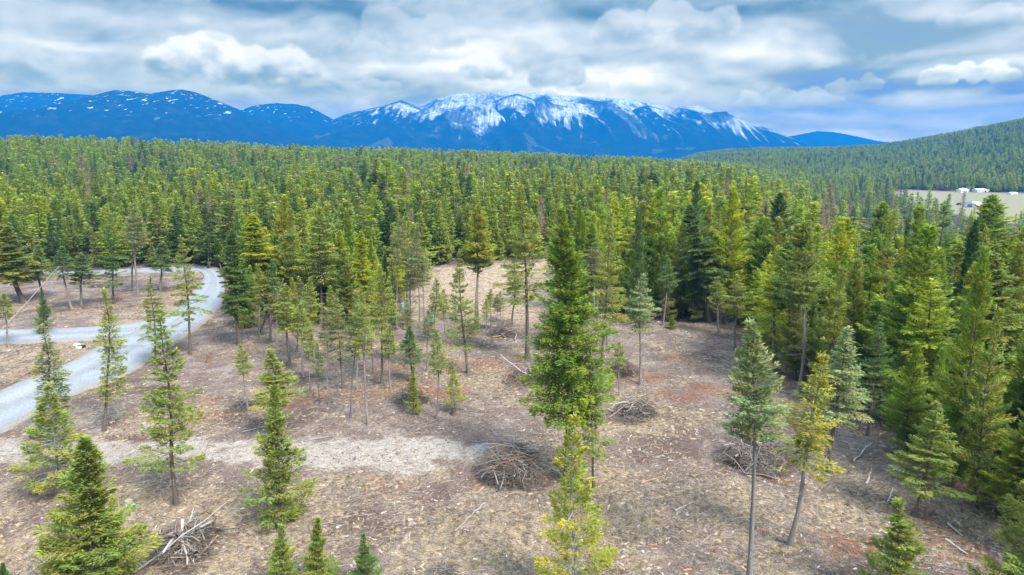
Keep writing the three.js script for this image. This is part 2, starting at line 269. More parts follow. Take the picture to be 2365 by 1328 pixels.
// ------------------------------------------------------------------ mountains
function range(name, label, D, foot, crest, kind, seed) {
  const pts = crest.map(([u, v]) => { const [a, b, c] = sight(u, v); return [a / -c * D, EYE + b / -c * D]; });
  const K = D / 12000, x0 = pts[0][0], x1 = pts[pts.length - 1][0], base = -58;
  let spurAt = 0;
  const height = (xr, t) => {   // t: 0 at the foot, 1 at the crest, above 1 behind it
    const f = clamp(t, 0, 1), C = table(pts, xr) - base, x = xr / K, bx = x / (kind === 'dark' ? 1700 : 1150) + seed + 0.35 * fbm(x / 2600 + seed, f * 1.6, 2);
    const spur = 1 - Math.abs(noise(bx + 0.5 * (1 - f), 3.3 + f * 0.7)) * 2, fine = 1 - Math.abs(noise(x / 330 + 0.6 * f + seed, f * 2.1)) * 2;
    spurAt = spur; const face = Math.pow(f, 1.15), bell = Math.sin(Math.PI * Math.pow(f, 0.8));
    let h = C * (face + bell * ((kind === 'snowy' ? 0.24 : 0.15) * spur + (kind === 'snowy' ? 0.085 : 0.055) * fine) + 0.02 * bell * fbm(x / 120, f * 8, 3));
    if (t > 1) h = C * (1 - 0.8 * (t - 1));
    return base + Math.max(0, h) + (f > 0.97 ? 6 * K * noise(x / 90, seed) : 0);
  };
  const nx = 560, nz = 110, g = sheetMesh(nx, nz, (i, j) => { const t = j * 1.25, x = lerp(x0, x1, i), z = -D + foot * (1 - t); return [x, height(x, t), z]; }, () => [1, 1, 1], 1);
  const uv = g.attributes.uv; for (let j = 0, k = 0; j <= nz; j++) for (let i = 0; i <= nx; i++, k++) uv.setXY(k, i / nx, j / nz);
  const TW = 2048, TH = 512, px = new Uint8Array(TW * TH * 4), enc = (v) => Math.round(255 * Math.pow(clamp(v), 1 / 2.2));
  for (let j = 0; j < TH; j++) for (let i = 0; i < TW; i++) {
    const t = (j + 0.5) / TH * 1.25, xr = lerp(x0, x1, (i + 0.5) / TW), x = xr / K, h = height(xr, t) / K, f = clamp(t), e = 25 * K;
    const ridgeLine = smooth(0.5, 0.95, spurAt + 0.25 * noise(x / 60, f * 30)), slope = (height(xr + e, t) - height(xr - e, t)) / (2 * e);
    const n = fbm(x / 700 + seed * 3, f * 6, 4), streak = fbm(x / 75 + seed, f * 9 + slope, 4), speck = fbm(x / 42, f * 60, 3), c = [0.006, 0.012, 0.008];
    mixTo(c, [0.016, 0.022, 0.014], smooth(-0.1, 0.4, fbm(x / 260, f * 16, 4)));
    let s = 0;
    if (kind !== 'dark') {
      const line = (kind === 'peak' ? 640 : 430) + 300 * n - 190 * smooth(-0.1, 0.5, -slope) + 170 * smooth(0.1, 0.7, slope);
      s = smooth(-30, 190, h - line + 260 * streak) * (0.72 + 0.5 * speck) + 0.35 * smooth(0.25, 0.42, streak + 0.4 * speck) * smooth(350, 600, h);
      s *= 1 - 0.9 * ridgeLine * smooth(1.02, 0.75, f); if (kind === 'peak') s *= 1 - 0.85 * smooth(0.93, 0.97, f + 0.02 * noise(x / 40, 3)); s *= smooth(-0.55, 0.35, fbm(x / 210 + seed * 5, f * 3.2, 4) + 0.3);
      s *= 0.55 + 0.8 * clamp(0.5 + 1.5 * fbm(x / 26 + seed, f * 14 + 3 * slope, 3));
      s *= 1 - 0.75 * smooth(0.1, 0.3, fbm(x / 420 + 40, f * 5 + 2, 4)) * smooth(1150, 800, h);
      if (h < 420) mixTo(c, [0.09, 0.085, 0.07], smooth(0.24, 0.36, fbm(x / 420 + 70, f * 7, 4)) * 0.6);
    } else {
      s = 0.75 * smooth(0.30, 0.42, fbm(x / 90 + seed * 7, f * 22, 5) + 0.3 * streak) * smooth(480, 800, h + 160 * n) + 0.5 * smooth(0.34, 0.5, speck) * smooth(650, 950, h + 120 * n);
    }
    mixTo(c, [0.86, 0.88, 0.90], clamp(s) * 0.95);
    const k = (j * TW + i) * 4; px[k] = enc(c[0]); px[k + 1] = enc(c[1]); px[k + 2] = enc(c[2]); px[k + 3] = 255;
  }
  const tex = new THREE.DataTexture(px, TW, TH, THREE.RGBAFormat); tex.colorSpace = THREE.SRGBColorSpace; tex.magFilter = THREE.LinearFilter; tex.needsUpdate = true;
  tag(put(scene, name, g, new THREE.MeshPhysicalMaterial({ map: tex, roughness: 1, specularIntensity: 0.05 })), label, null, null, 'structure');
}
range('mountains', 'forested blue mountain range with snow patches on its summits', 5200, 2000, [[-700, 250], [-300, 235], [-60, 270], [60, 262], [150, 244], [215, 224], [265, 207], [300, 210], [345, 216], [385, 210], [415, 206], [450, 212], [500, 232], [555, 254], [610, 282], [680, 308], [760, 330], [850, 345]], 'dark', 1.7);
range('mountains_001', 'farther mountain ridge with snow patches behind the front range', 6400, 1400, [[-900, 240], [-300, 226], [0, 221], [50, 213], [140, 215], [235, 221], [330, 240], [450, 262], [556, 254], [590, 243], [632, 238], [680, 240], [715, 247], [745, 262], [775, 279], [840, 300], [920, 330]], 'dark', 6.2);
range('mountains_002', 'broad snow covered main crest of the mountain massif', 7400, 2200, [[820, 300], [900, 262], [970, 243], [1005, 230], [1050, 217], [1100, 215], [1160, 214], [1195, 217], [1240, 214], [1300, 221], [1400, 226], [1450, 229], [1500, 240], [1560, 247], [1615, 244], [1660, 262], [1740, 289], [1800, 318], [1860, 338], [1960, 350]], 'snowy', 3.4);
range('mountains_004', 'pointed dark mountain with snowy ridge at the near end of the massif', 6700, 1900, [[600, 345], [700, 305], [770, 276], [800, 263], [860, 250], [900, 240], [925, 231], [945, 238], [985, 258], [1030, 284], [1090, 312], [1160, 340]], 'peak', 5.1);
range('mountains_005', 'central snowy peak standing out before the main crest', 6800, 1900, [[930, 322], [1000, 288], [1060, 264], [1110, 246], [1150, 230], [1180, 219], [1197, 216], [1225, 226], [1270, 248], [1320, 270], [1380, 300], [1440, 330]], 'peak', 7.7);
range('mountains_006', 'snow streaked shoulder peak on the falling side of the massif', 6900, 1900, [[1340, 330], [1400, 290], [1440, 266], [1470, 250], [1495, 243], [1530, 252], [1590, 274], [1650, 295], [1720, 320], [1790, 342]], 'peak', 2.3);
range('mountains_003', 'faint far mountain beyond the dark cloud with thin snow', 9000, 1400, [[1700, 345], [1780, 322], [1840, 312], [1885, 303], [1920, 304], [1965, 312], [2020, 324], [2080, 333], [2200, 342], [2500, 340]], 'dark', 9.1);

// ------------------------------------------------------------------ conifers
const BARKC = [0.13, 0.105, 0.088], TWIGC = [0.24, 0.225, 0.21];
function conifer(o) {
  const r = makeRng(o.seed), H = o.H, trunk = new Soup(), limbs = new Soup(), crown = new Soup();
  const bendA = r() * 6.283, bend = (o.bend ?? 0.02) * H, at = (t) => V(Math.cos(bendA) * bend * Math.sin(t * 2.6) + 0.006 * H * Math.sin(t * 9 + o.seed), t * H, Math.sin(bendA) * bend * Math.sin(t * 2.6));
  const R0 = o.trunk ?? H * 0.0085, rad = (t) => R0 * (Math.pow(1 - t, 0.85) + 0.03) * (t < 0.03 ? 1.6 - t * 10 : 1);
  { const n = o.lite ? 5 : 11, pts = [], rr = []; for (let k = 0; k <= n; k++) { const t = k === 0 ? -0.02 : k / n; pts.push(at(t)); rr.push(rad(Math.max(0, t))); } trunk.tube(pts, rr, o.lite ? 4 : 7, (k, s) => { const q = 0.8 + 0.4 * r(); const b = o.barkc ?? BARKC; return [b[0] * q, b[1] * q, b[2] * q]; }); }
  const prof = o.profile ?? ((t) => Math.pow(1 - t, 0.85) * Math.min(1, 0.5 + t * 4));
  const gaps = []; for (let k = 0; k < (o.gaps ?? 3); k++) gaps.push([r(), r() * 6.283, 0.05 + 0.1 * r()]);
  const nb = o.branches, spray = (p, d, side, len, wid, col) => {   // a folded two-faced needle spray
    const up = V().crossVectors(d, side).normalize(), l = len, w = wid;
    const a = crown.vert(p.x, p.y, p.z, col), mx = p.x + d.x * l * 0.45, my = p.y + d.y * l * 0.45, mz = p.z + d.z * l * 0.45, k = w * 0.4;
    const b = crown.vert(mx + side.x * w - up.x * k, my + side.y * w - up.y * k, mz + side.z * w - up.z * k, col), c = crown.vert(mx - side.x * w - up.x * k, my - side.y * w - up.y * k, mz - side.z * w - up.z * k, col);
    const e = crown.vert(p.x + d.x * l, p.y + d.y * l - 0.1 * l, p.z + d.z * l, col);
    crown.tri(a, b, e); crown.tri(a, e, c);
  };
  const d = V(), sd = V(), p = V(), dir = V(), tmp = V();
  for (let k = 0; k < nb; k++) {
    let t = o.tiers ? (Math.floor(k / nb * o.tiers) + 0.5 + 0.5 * (r() - 0.5)) / o.tiers : (k + r()) / nb; t = Math.pow(t, o.crowd ?? 0.9);
    const y = lerp(o.base, 0.985, t), phi = k * 2.39996 + r() * 0.9;
    let L = o.R * prof(t) * lerp(1 - (o.ragged ?? 0.5), 1.15, r()); if (L < 0.12) L = 0.12 + 0.1 * r();
    let skip = false; for (const [gt, gp, gw] of gaps) if (Math.abs(t - gt) < gw && Math.cos(phi - gp) > 0.35) skip = r() < 0.75; if (skip) L *= 0.35;
    if (o.oneSide && Math.cos(phi - o.oneSide) < 0 && t < 0.5) L *= 0.4;
    const el = lerp(o.low ?? -0.12, o.high ?? 0.75, Math.pow(t, 1.2)) + (r() - 0.5) * 0.5, s0 = at(y);
    d.set(Math.cos(phi) * Math.cos(el), Math.sin(el), Math.sin(phi) * Math.cos(el)); sd.set(-Math.sin(phi), 0, Math.cos(phi));
    const droop = (o.droop ?? 0.22) * L * (1 - t * 0.7), lift = o.lift ?? 0.16;
    const along = (s, q) => q.copy(s0).addScaledVector(d, L * s).add(tmp.set(0, -droop * s * s + lift * L * s * s * s, 0));
    if (!o.lite || k % 3 === 0) { const e = o.lite ? 0.7 : 0.8; limbs.tube([along(0, V()), along(e * 0.5, V()), along(e, V())], [0.012 * L + 0.008, 0.008 * L + 0.006, 0.004].map((q) => q * (o.limbFat ?? 1)), 3, o.limbc ?? BARKC); }
    const start = o.bare ?? lerp(0.28, 0.1, t), count = Math.max(3, Math.round(L * o.dense * (o.lite ? 1 : 2.3) * (0.2 + 1.3 * r()))), shade = 0.82 + 0.36 * r(), warm = r();
    for (let q = 0; q < count; q++) {
      const s = start + (1 - start) * Math.pow(r(), 0.72), sgn = q % 2 ? 1 : -1, wmax = (o.fan ?? 0.3) * L * Math.pow(1 - s, 0.6) + 0.07, w = wmax * Math.pow(r(), 0.8);
      along(s, p); p.addScaledVector(sd, sgn * w); p.y += -w * 0.25 + (r() - 0.45) * (o.thick ?? 0.22) * (0.4 + L * 0.4); 
      const fwd = 0.75 - 0.2 * r();
      dir.set(0, 0, 0).addScaledVector(d, fwd).addScaledVector(sd, sgn * (0.45 + 0.4 * r())); dir.y += (o.perk ?? 0.1) + (r() - 0.5) * 0.9; dir.x += (r() - 0.5) * 0.7; dir.z += (r() - 0.5) * 0.7; dir.normalize();
      tmp.set(r() - 0.5, r() * 0.5 - 0.25, r() - 0.5); const sv = V().crossVectors(dir, V(0.2 * (r() - 0.5), 1, 0.2 * (r() - 0.5)).add(tmp)).normalize();
      const len = (o.len ?? 0.3) * (o.lite ? 1 : 0.66) * (0.6 + 0.8 * r()), k1 = shade * (0.8 + 0.4 * r()), y1 = 0.85 + 0.3 * warm + 0.15 * (r() - 0.5);
      spray(p, dir, sv, len, len * (o.wide ?? 0.135), [k1 * y1, k1, k1 * (1.15 - 0.25 * warm)]);
    }
  }
  // the leader, and dead wood below the crown
  for (let q = 0; q < (o.lite ? 5 : 16); q++) { const t = 0.93 + 0.075 * r(), a = r() * 6.283; p.copy(at(Math.min(t, 0.998))); dir.set(Math.cos(a) * 0.6, 0.9, Math.sin(a) * 0.6).normalize(); spray(p, dir, V(-Math.sin(a), 0, Math.cos(a)), (o.len ?? 0.3) * 0.9, 0.05 + 0.1 * (o.len ?? 0.3), [1, 1, 1]); }
  for (let k = 0; k < (o.dead ?? 0); k++) {
    const t = lerp(o.deadFrom ?? 0.06, o.base + (o.deadInto ?? 0.12), r()), phi = r() * 6.283, L = o.R * (0.25 + 0.55 * r()) * (o.deadLong ?? 1), s0 = at(t), el = 0.25 - 0.6 * r();
    d.set(Math.cos(phi) * Math.cos(el), Math.sin(el), Math.sin(phi) * Math.cos(el));
    const q1 = V().copy(s0).addScaledVector(d, L * 0.5), q2 = V().copy(s0).addScaledVector(d, L); q2.y += L * (0.25 * r() - 0.22);
    limbs.tube([s0, q1, q2], [0.016, 0.011, 0.005], 3, TWIGC);
    for (let j = 0; j < 3; j++) { const e = V().copy(q1).lerp(q2, r()); limbs.tube([e, V(e.x + (r() - 0.5) * L * 0.5, e.y + (r() - 0.6) * L * 0.3, e.z + (r() - 0.5) * L * 0.5)], [0.007, 0.003], 3, TWIGC); }
  }
  const bins = Array.from({ length: 14 }, () => []); for (let k = 0; k < crown.p.length; k += 12) { const c = at(clamp(crown.p[k + 1] / H)); bins[Math.min(13, Math.max(0, Math.floor(crown.p[k + 1] / H * 14)))].push(Math.hypot(crown.p[k] - c.x, crown.p[k + 2] - c.z)); }
  const R = Math.max(...bins.map((b) => (b.length < 30 ? 0 : b.sort((x, y) => x - y)[Math.floor(b.length * 0.92)])));
  const leaves = crown.build(), wood = limbs.build();
  if (o.lite) return { H, R, trunk: trunk.build(), limbs: wood, crown: leaves };
  return { H, R, trunk: trunk.build(), crown: mergeGeometries([leaves, wood], true) };
}
const spire = (t) => Math.pow(1 - t, 0.92) * Math.min(1, 0.55 + t * 3), egg = (t) => Math.pow(Math.max(0, 1 - t), 0.68) * Math.min(1, 0.45 + t * 2.4), high = (t) => Math.min(1, (1 - t) * 1.6) * Math.min(1, 0.35 + t * 3.4);
const KIND = {};
const kinds = {
  bushy: { seed: 11, H: 9, base: 0.03, R: 2.3, branches: 240, dense: 58, len: 0.30, gaps: 8, ragged: 0.55, low: 0.05, high: 0.9, lift: 0.3, droop: 0.15, perk: 0.3 },
  bushy2: { seed: 12, H: 8, base: 0.04, R: 1.9, branches: 190, dense: 56, len: 0.27, gaps: 9, ragged: 0.6, low: 0.0, high: 0.85, lift: 0.26, droop: 0.2, perk: 0.25 },
  giant: { seed: 21, H: 21, base: 0.29, R: 3.2, branches: 300, dense: 62, len: 0.36, gaps: 7, ragged: 0.5, profile: (t) => Math.pow(1 - t, 0.72) * Math.min(1, 0.6 + t * 2.2), dead: 26, low: -0.25, trunk: 0.27, droop: 0.3, thick: 0.2, bare: 0.2 },
  hero: { seed: 23, H: 20, base: 0.25, R: 3.0, branches: 400, dense: 46, len: 0.36, gaps: 6, ragged: 0.55, profile: (t) => Math.pow(1 - t, 0.88) * Math.min(1, 0.5 + t * 3.4), dead: 26, low: -0.1, high: 0.85, trunk: 0.24, droop: 0.24, lift: 0.24, thick: 0.34, perk: 0.25, bare: 0.18 },
  tiered: { seed: 31, H: 14, base: 0.2, R: 2.4, branches: 130, dense: 50, len: 0.30, tiers: 17, gaps: 6, ragged: 0.45, low: 0.02, high: 0.7, dead: 26, fan: 0.24, droop: 0.12 },
  tiered2: { seed: 32, H: 13, base: 0.28, R: 2.1, branches: 120, dense: 48, len: 0.30, tiers: 15, gaps: 8, ragged: 0.55, low: -0.2, high: 0.6, dead: 34, fan: 0.24, droop: 0.3 },
  airy: { seed: 41, H: 13, base: 0.34, R: 1.8, branches: 170, dense: 40, len: 0.30, gaps: 6, dead: 46, profile: spire, low: -0.05, limbc: TWIGC },
  airy2: { seed: 42, H: 13, base: 0.42, R: 1.7, branches: 150, dense: 38, len: 0.30, gaps: 7, dead: 60, profile: egg, low: -0.15, limbc: TWIGC, barkc: [0.2, 0.175, 0.16] },
  pole: { seed: 51, H: 12, base: 0.55, R: 1.25, branches: 110, dense: 42, len: 0.27, gaps: 4, dead: 52, profile: egg, barkc: [0.24, 0.21, 0.195], limbc: TWIGC, trunk: 0.085, deadLong: 1.1 },
  pole2: { seed: 52, H: 13, base: 0.48, R: 1.4, branches: 120, dense: 40, len: 0.28, gaps: 5, dead: 64, profile: high, barkc: [0.21, 0.18, 0.165], limbc: TWIGC, trunk: 0.10, bend: 0.03, deadLong: 1.2 },
  halfbare: { seed: 61, H: 12, base: 0.22, R: 1.7, branches: 150, dense: 44, len: 0.28, gaps: 5, dead: 60, deadInto: 0.35, oneSide: 2.9, profile: spire, low: -0.2, bend: 0.035 },
  open: { seed: 71, H: 12, base: 0.12, R: 2.3, branches: 150, dense: 44, len: 0.30, gaps: 6, ragged: 0.5, low: 0.05, high: 0.8, bare: 0.42, limbc: [0.36, 0.345, 0.325], limbFat: 1.25, dead: 40, deadInto: 0.3, barkc: [0.25, 0.235, 0.22], perk: 0.25, fan: 0.22 },
  crowned: { seed: 81, H: 15, base: 0.5, R: 2.2, branches: 170, dense: 46, len: 0.32, gaps: 5, profile: egg, dead: 40, low: 0.0, high: 0.9, lift: 0.3, barkc: [0.22, 0.195, 0.18], trunk: 0.12, limbc: TWIGC },
  plume: { seed: 91, H: 14, base: 0.57, R: 2.0, branches: 190, dense: 46, len: 0.32, gaps: 5, profile: spire, dead: 30, low: 0.1, high: 0.95, lift: 0.34, perk: 0.35, barkc: [0.2, 0.18, 0.165], trunk: 0.12 },
  willowy: { seed: 97, H: 14, base: 0.42, R: 2.0, branches: 150, dense: 34, len: 0.32, gaps: 12, ragged: 0.7, profile: spire, dead: 40, low: -0.15, high: 0.8, droop: 0.34, barkc: [0.22, 0.2, 0.185], trunk: 0.11, limbc: TWIGC },
  torch: { seed: 95, H: 11, base: 0.08, R: 2.0, branches: 230, dense: 54, len: 0.28, gaps: 4, profile: egg, low: 0.1, high: 1.0, lift: 0.35, perk: 0.4, bare: 0.15 },
};
for (const [k, o] of Object.entries(kinds)) KIND[k] = conifer(o);

const barkMat = new THREE.MeshStandardMaterial({ vertexColors: true, roughness: 0.95 });
const TONE = { spring: [0.350, 0.460, 0.060], lime: [0.500, 0.560, 0.052], olive: [0.390, 0.435, 0.095], fir: [0.205, 0.305, 0.085], deep: [0.125, 0.210, 0.066], silver: [0.400, 0.470, 0.215], moss: [0.330, 0.395, 0.082], gold: [0.465, 0.480, 0.080], vivid: [0.300, 0.410, 0.062], dull: [0.345, 0.370, 0.160] };
const LEAF = {}; for (const [k, c] of Object.entries(TONE)) { LEAF[k] = new THREE.MeshPhysicalMaterial({ color: new THREE.Color().setRGB(...c), vertexColors: true, roughness: 0.8, transmission: 0.45, thickness: 0, specularIntensity: 0.15, side: THREE.DoubleSide }); LEAF[k].name = 'needles'; }
function plant(name, kind, tone, pos, h, rx, turn, leanX, label, category, group) {
  const k = KIND[kind], g = thing(name, label, category, group), s = h / k.H, w = rx / k.R;
  g.position.copy(pos); g.scale.set(w, s, w); g.rotation.set(0, turn, 0);
  if (leanX) { g.quaternion.premultiply(new THREE.Quaternion().setFromAxisAngle(V(0, 0, 1), -leanX)); }
  put(g, 'trunk', k.trunk, barkMat); put(g, 'crown', k.crown, [LEAF[tone], barkMat]);
  return g;
}
// trees of the clearing: foot and tip in the photograph, width of the crown there
const rng = makeRng(2024), placedTrees = [];
function tree(bu, bv, tu, tv, wide, kind, tone, label) {
  const b = spot(bu, bv), [dx, dy, dz] = sight(tu, tv), t = b.z / dz, h = EYE + dy * t - b.y, lean = Math.atan2(dx * t - b.x, h), depth = seenAt(b.x, b.y + h / 2, b.z)[2];
  plant(label.includes('sapling') ? 'sapling' : 'conifer_tree', kind, { spring: 'moss', lime: 'gold' }[tone] ?? tone, b, h / Math.cos(lean), wide / 2 * depth / FOCAL, rng() * 6.283, lean, label, label.includes('sapling') ? 'sapling' : 'tree', label.includes('sapling') ? 'saplings in the clearing' : 'trees standing in the clearing');
  placedTrees.push([b.x, b.z]);
}
tree(218, 1400, 195, 1015, 265, 'bushy', 'spring', 'big bushy bright green fir in the bottom corner before a brush pile');
tree(132, 1140, 104, 886, 165, 'open', 'olive', 'drooping yellow green fir at the picture edge below the gravel road');
tree(88, 1052, 86, 752, 105, 'halfbare', 'dull', 'gaunt sparse fir with pale trunk standing against the gravel road');
tree(238, 996, 232, 668, 84, 'halfbare', 'olive', 'slender fir with bare dead branches on one side beside the road bend');
tree(407, 1165, 372, 725, 165, 'tiered', 'spring', 'tall tiered fir with dark trunk rising behind the stick pile');
tree(362, 850, 345, 640, 82, 'tiered2', 'spring', 'young fir whose tip shows above the tiered fir by the road');
tree(440, 820, 413, 545, 96, 'tiered2', 'olive', 'fir with reddish bare lower trunk at the inner edge of the road');
tree(552, 797, 540, 528, 84, 'giant', 'fir', 'full dark fir at the edge of the wood next to the gravel road');
tree(650, 712, 655, 452, 98, 'torch', 'lime', 'tall yellow green fir standing above the wood by the road');
tree(741, 748, 731, 478, 118, 'airy', 'olive', 'grey green fir with a bare pale stem in the wood edge');
tree(263, 702, 246, 520, 74, 'tiered', 'fir', 'dark fir with a gap in its crown on the far road bank');
tree(166, 712, 150, 568, 62, 'pole2', 'fir', 'thin fir of the many stemmed clump behind the side road');
tree(186, 706, 187, 584, 66, 'airy2', 'fir', 'dark fir of the many stemmed clump behind the side road');
tree(52, 700, 24, 520, 100, 'giant', 'olive', 'broad olive fir at the picture edge above the side road');
tree(98, 690, 92, 565, 72, 'airy', 'spring', 'fir standing behind the leaning pale pole');
tree(101, 772, 95, 672, 48, 'bushy2', 'fir', 'small dense dark fir just above the side road');
tree(317, 682, 312, 480, 60, 'pole', 'dull', 'bare stemmed pole fir on the far bank of the road');
tree(303, 672, 300, 470, 54, 'pole2', 'olive', 'second bare stemmed pole fir on the far road bank');
tree(372, 672, 378, 560, 60, 'airy2', 'fir', 'short dark fir on the slope inside the road bend');
tree(22, 802, 10, 678, 48, 'pole', 'olive', 'thin leaning fir at the picture edge below the leaning pole');
tree(571, 950, 554, 795, 42, 'pole', 'olive', 'thin pale stemmed sapling with a small crown beside the yellow fir');
tree(646, 1012, 616, 808, 120, 'airy', 'olive', 'soft yellow green fir directly behind the bright green fir');
tree(643, 1218, 627, 893, 158, 'bushy2', 'spring', 'bright green fir with dense top standing beside the old gravel track');
tree(662, 1385, 652, 1212, 105, 'bushy2', 'spring', 'bushy young fir at the lower picture edge, paler of the pair');
tree(742, 1392, 736, 1198, 100, 'bushy', 'spring', 'bushy young fir at the lower picture edge, greener of the pair');
tree(842, 1372, 836, 1235, 86, 'bushy2', 'fir', 'small green sapling alone at the lower picture edge');
tree(4, 1400, 6, 1300, 60, 'bushy', 'fir', 'sapling tip in the very bottom corner of the picture');
tree(702, 870, 696, 702, 56, 'pole', 'olive', 'slim fir with a short crown before the wood edge');
tree(668, 842, 660, 656, 74, 'airy2', 'olive', 'yellow green fir with pale trunk before the wood edge');
tree(792, 897, 778, 672, 72, 'tiered2', 'dull', 'sparse fir with drooping branches in the middle group');
tree(808, 965, 820, 672, 62, 'pole2', 'dull', 'fir full of fine dead twigs in the middle group');
tree(851, 980, 841, 676, 60, 'pole', 'olive', 'tall white stemmed fir with high crown in the middle group');
tree(880, 888, 872, 612, 66, 'airy2', 'olive', 'pale trunk fir with yellowish crown before the dark wood');
tree(902, 898, 903, 756, 48, 'pole', 'spring', 'small fir with clear stem beside the root pile');
tree(955, 884, 950, 750, 68, 'airy', 'fir', 'dark young fir with flat sprays behind the root pile');
tree(953, 958, 954, 846, 44, 'bushy2', 'olive', 'bushy small sapling growing right before the root pile');
tree(1008, 968, 1002, 760, 52, 'pole2', 'spring', 'slim fir with a bushy head at the end of the middle group');
tree(1052, 955, 1046, 832, 58, 'open', 'lime', 'yellow drooping sapling beside the slim bushy headed fir');
tree(917, 762, 930, 505, 52, 'pole', 'dull', 'tall thin leaning pole fir near the turquoise tub');
tree(971, 770, 966, 520, 56, 'pole2', 'dull', 'tall pole fir with white stem before the dry field');
tree(947, 748, 946, 560, 48, 'airy2', 'dull', 'grey thin fir between two tall pole firs');
tree(983, 762, 981, 575, 46, 'pole', 'olive', 'pole fir next to the paired turquoise tubs');
tree(596, 792, 590, 610, 52, 'pole2', 'olive', 'thin pole fir right behind the full dark roadside fir');
tree(622, 786, 628, 600, 58, 'airy2', 'fir', 'thin dark fir beside the brown leaning trunk');
tree(640, 806, 636, 668, 44, 'pole', 'dull', 'slight grey pole fir before the brown leaning trunk');
tree(728, 838, 722, 640, 56, 'pole2', 'olive', 'thin fir one step before the grey green wood edge fir');
tree(756, 900, 752, 716, 46, 'pole', 'dull', 'thin grey fir at the road side of the middle group');
tree(826, 900, 822, 700, 50, 'pole', 'dull', 'bare twiggy fir behind the white stemmed fir of the middle group');
tree(862, 862, 858, 640, 54, 'pole2', 'olive', 'slim olive fir behind the pale trunk fir of the middle group');
tree(934, 848, 936, 690, 44, 'pole', 'dull', 'thin fir between the dark young fir and the turquoise tubs');
tree(1030, 790, 1026, 668, 36, 'pole', 'olive', 'thin lone fir at the near edge of the dry field');
tree(1404, 800, 1402, 620, 54, 'airy2', 'dull', 'grey fir on the slope behind the tall slim fir');
tree(1530, 752, 1534, 590, 54, 'pole2', 'fir', 'thin stemmed fir at the front row of the forest');
tree(1662, 770, 1660, 640, 46, 'pole', 'spring', 'thin fir at the corner where the forest edge turns');
tree(716, 905, 712, 742, 42, 'pole', 'olive', 'spindly fir standing alone between the soft yellow fir and the middle group');
tree(738, 930, 734, 790, 38, 'pole2', 'dull', 'short spindly fir before the middle group');
tree(770, 842, 766, 660, 50, 'pole2', 'olive', 'thin fir rising behind the sparse drooping fir');
tree(842, 850, 838, 690, 44, 'pole', 'dull', 'grey thin fir deep inside the middle group');
tree(914, 838, 910, 680, 46, 'pole2', 'olive', 'thin fir behind the small clear stemmed fir');
tree(984, 856, 988, 716, 40, 'pole', 'dull', 'grey spindly fir at the field side of the middle group');
tree(1000, 800, 1006, 640, 46, 'airy2', 'olive', 'thin fir between the paired tubs and the layered fir');
tree(684, 812, 688, 640, 50, 'airy2', 'dull', 'grey fir among the thin stems before the wood edge');
tree(1148, 768, 1147, 680, 28, 'pole', 'dull', 'bare grey sapling in the field edge row');
tree(1122, 770, 1121, 690, 26, 'pole2', 'olive', 'shortest sapling of the field edge row beside the twin firs');
tree(1081, 862, 1064, 580, 92, 'tiered', 'spring', 'well spaced layered fir standing before the dry field');
tree(1097, 758, 1103, 472, 74, 'crowned', 'lime', 'dark stemmed yellow crowned fir, one of twin trunks in the field');
tree(1104, 756, 1117, 500, 66, 'crowned', 'spring', 'second fir of the twin trunks standing in the field edge');
tree(1218, 828, 1193, 425, 128, 'airy', 'olive', 'very tall pine with long bare trunk beside the big central fir');
tree(1182, 752, 1186, 585, 70, 'tiered2', 'dull', 'grey sparse fir behind the tall bare trunk pine');
tree(1136, 760, 1136, 668, 30, 'pole', 'olive', 'thin sapling in the row at the field edge, nearest the twin firs');
tree(1160, 762, 1158, 672, 30, 'pole2', 'dull', 'thin grey sapling in the middle of the field edge row');
tree(1291, 716, 1291, 428, 74, 'tiered', 'olive', 'tall olive fir whose tip shows just behind the huge fir');
tree(1314, 1116, 1286, 474, 205, 'hero', 'vivid', 'huge dark green fir dominating the middle of the clearing');
tree(1372, 1128, 1362, 862, 105, 'tiered2', 'spring', 'ragged young fir close beside the foot of the huge fir');
tree(1388, 906, 1416, 488, 100, 'airy', 'olive', 'tall slim fir just behind the huge central fir');
tree(1375, 748, 1381, 560, 62, 'pole', 'dull', 'pale pole fir between the huge fir and the forest');
tree(1481, 888, 1491, 633, 80, 'pole2', 'silver', 'grey green fir with long straight stem before the forest edge');
tree(1428, 914, 1430, 788, 34, 'pole', 'olive', 'spindly yellowish sapling beside the far stick heap');
tree(1552, 760, 1551, 728, 26, 'bushy2', 'spring', 'tiny sapling alone at the forest edge');
tree(1331, 1410, 1330, 952, 205, 'open', 'lime', 'yellow green fir with bare silvery lower branches at the lower edge');
tree(1694, 814, 1703, 634, 66, 'pole2', 'olive', 'slim fir with grey stem at the forest edge');
tree(1758, 792, 1769, 632, 66, 'airy2', 'silver', 'blue green slim fir at the forest edge');
tree(1848, 906, 1852, 512, 118, 'crowned', 'spring', 'tall fir with long bare trunk in front of the dark forest gap');
tree(1836, 862, 1822, 560, 90, 'crowned', 'fir', 'darker fir with bare trunk touching the tall bare trunk fir');
tree(1926, 788, 1955, 648, 74, 'airy', 'silver', 'leaning grey stemmed fir before the dark forest wall');
tree(1731, 1342, 1728, 744, 160, 'plume', 'silver', 'pale silvery fir on a long thin bare trunk above a brush pile');
tree(1824, 1260, 1896, 810, 160, 'willowy', 'lime', 'leaning yellow fir on a long bare trunk');
tree(1913, 1092, 1966, 758, 140, 'airy', 'silver', 'silver green fir directly behind the leaning yellow fir');
tree(2003, 1006, 2030, 728, 100, 'tiered', 'fir', 'green fir with dark stem at the shaded forest edge');
tree(2218, 1098, 2228, 764, 150, 'torch', 'lime', 'bright yellow torch shaped fir before the dark forest');
tree(2112, 1192, 2158, 926, 158, 'tiered', 'spring', 'leaning fresh green fir alone on the open slope');
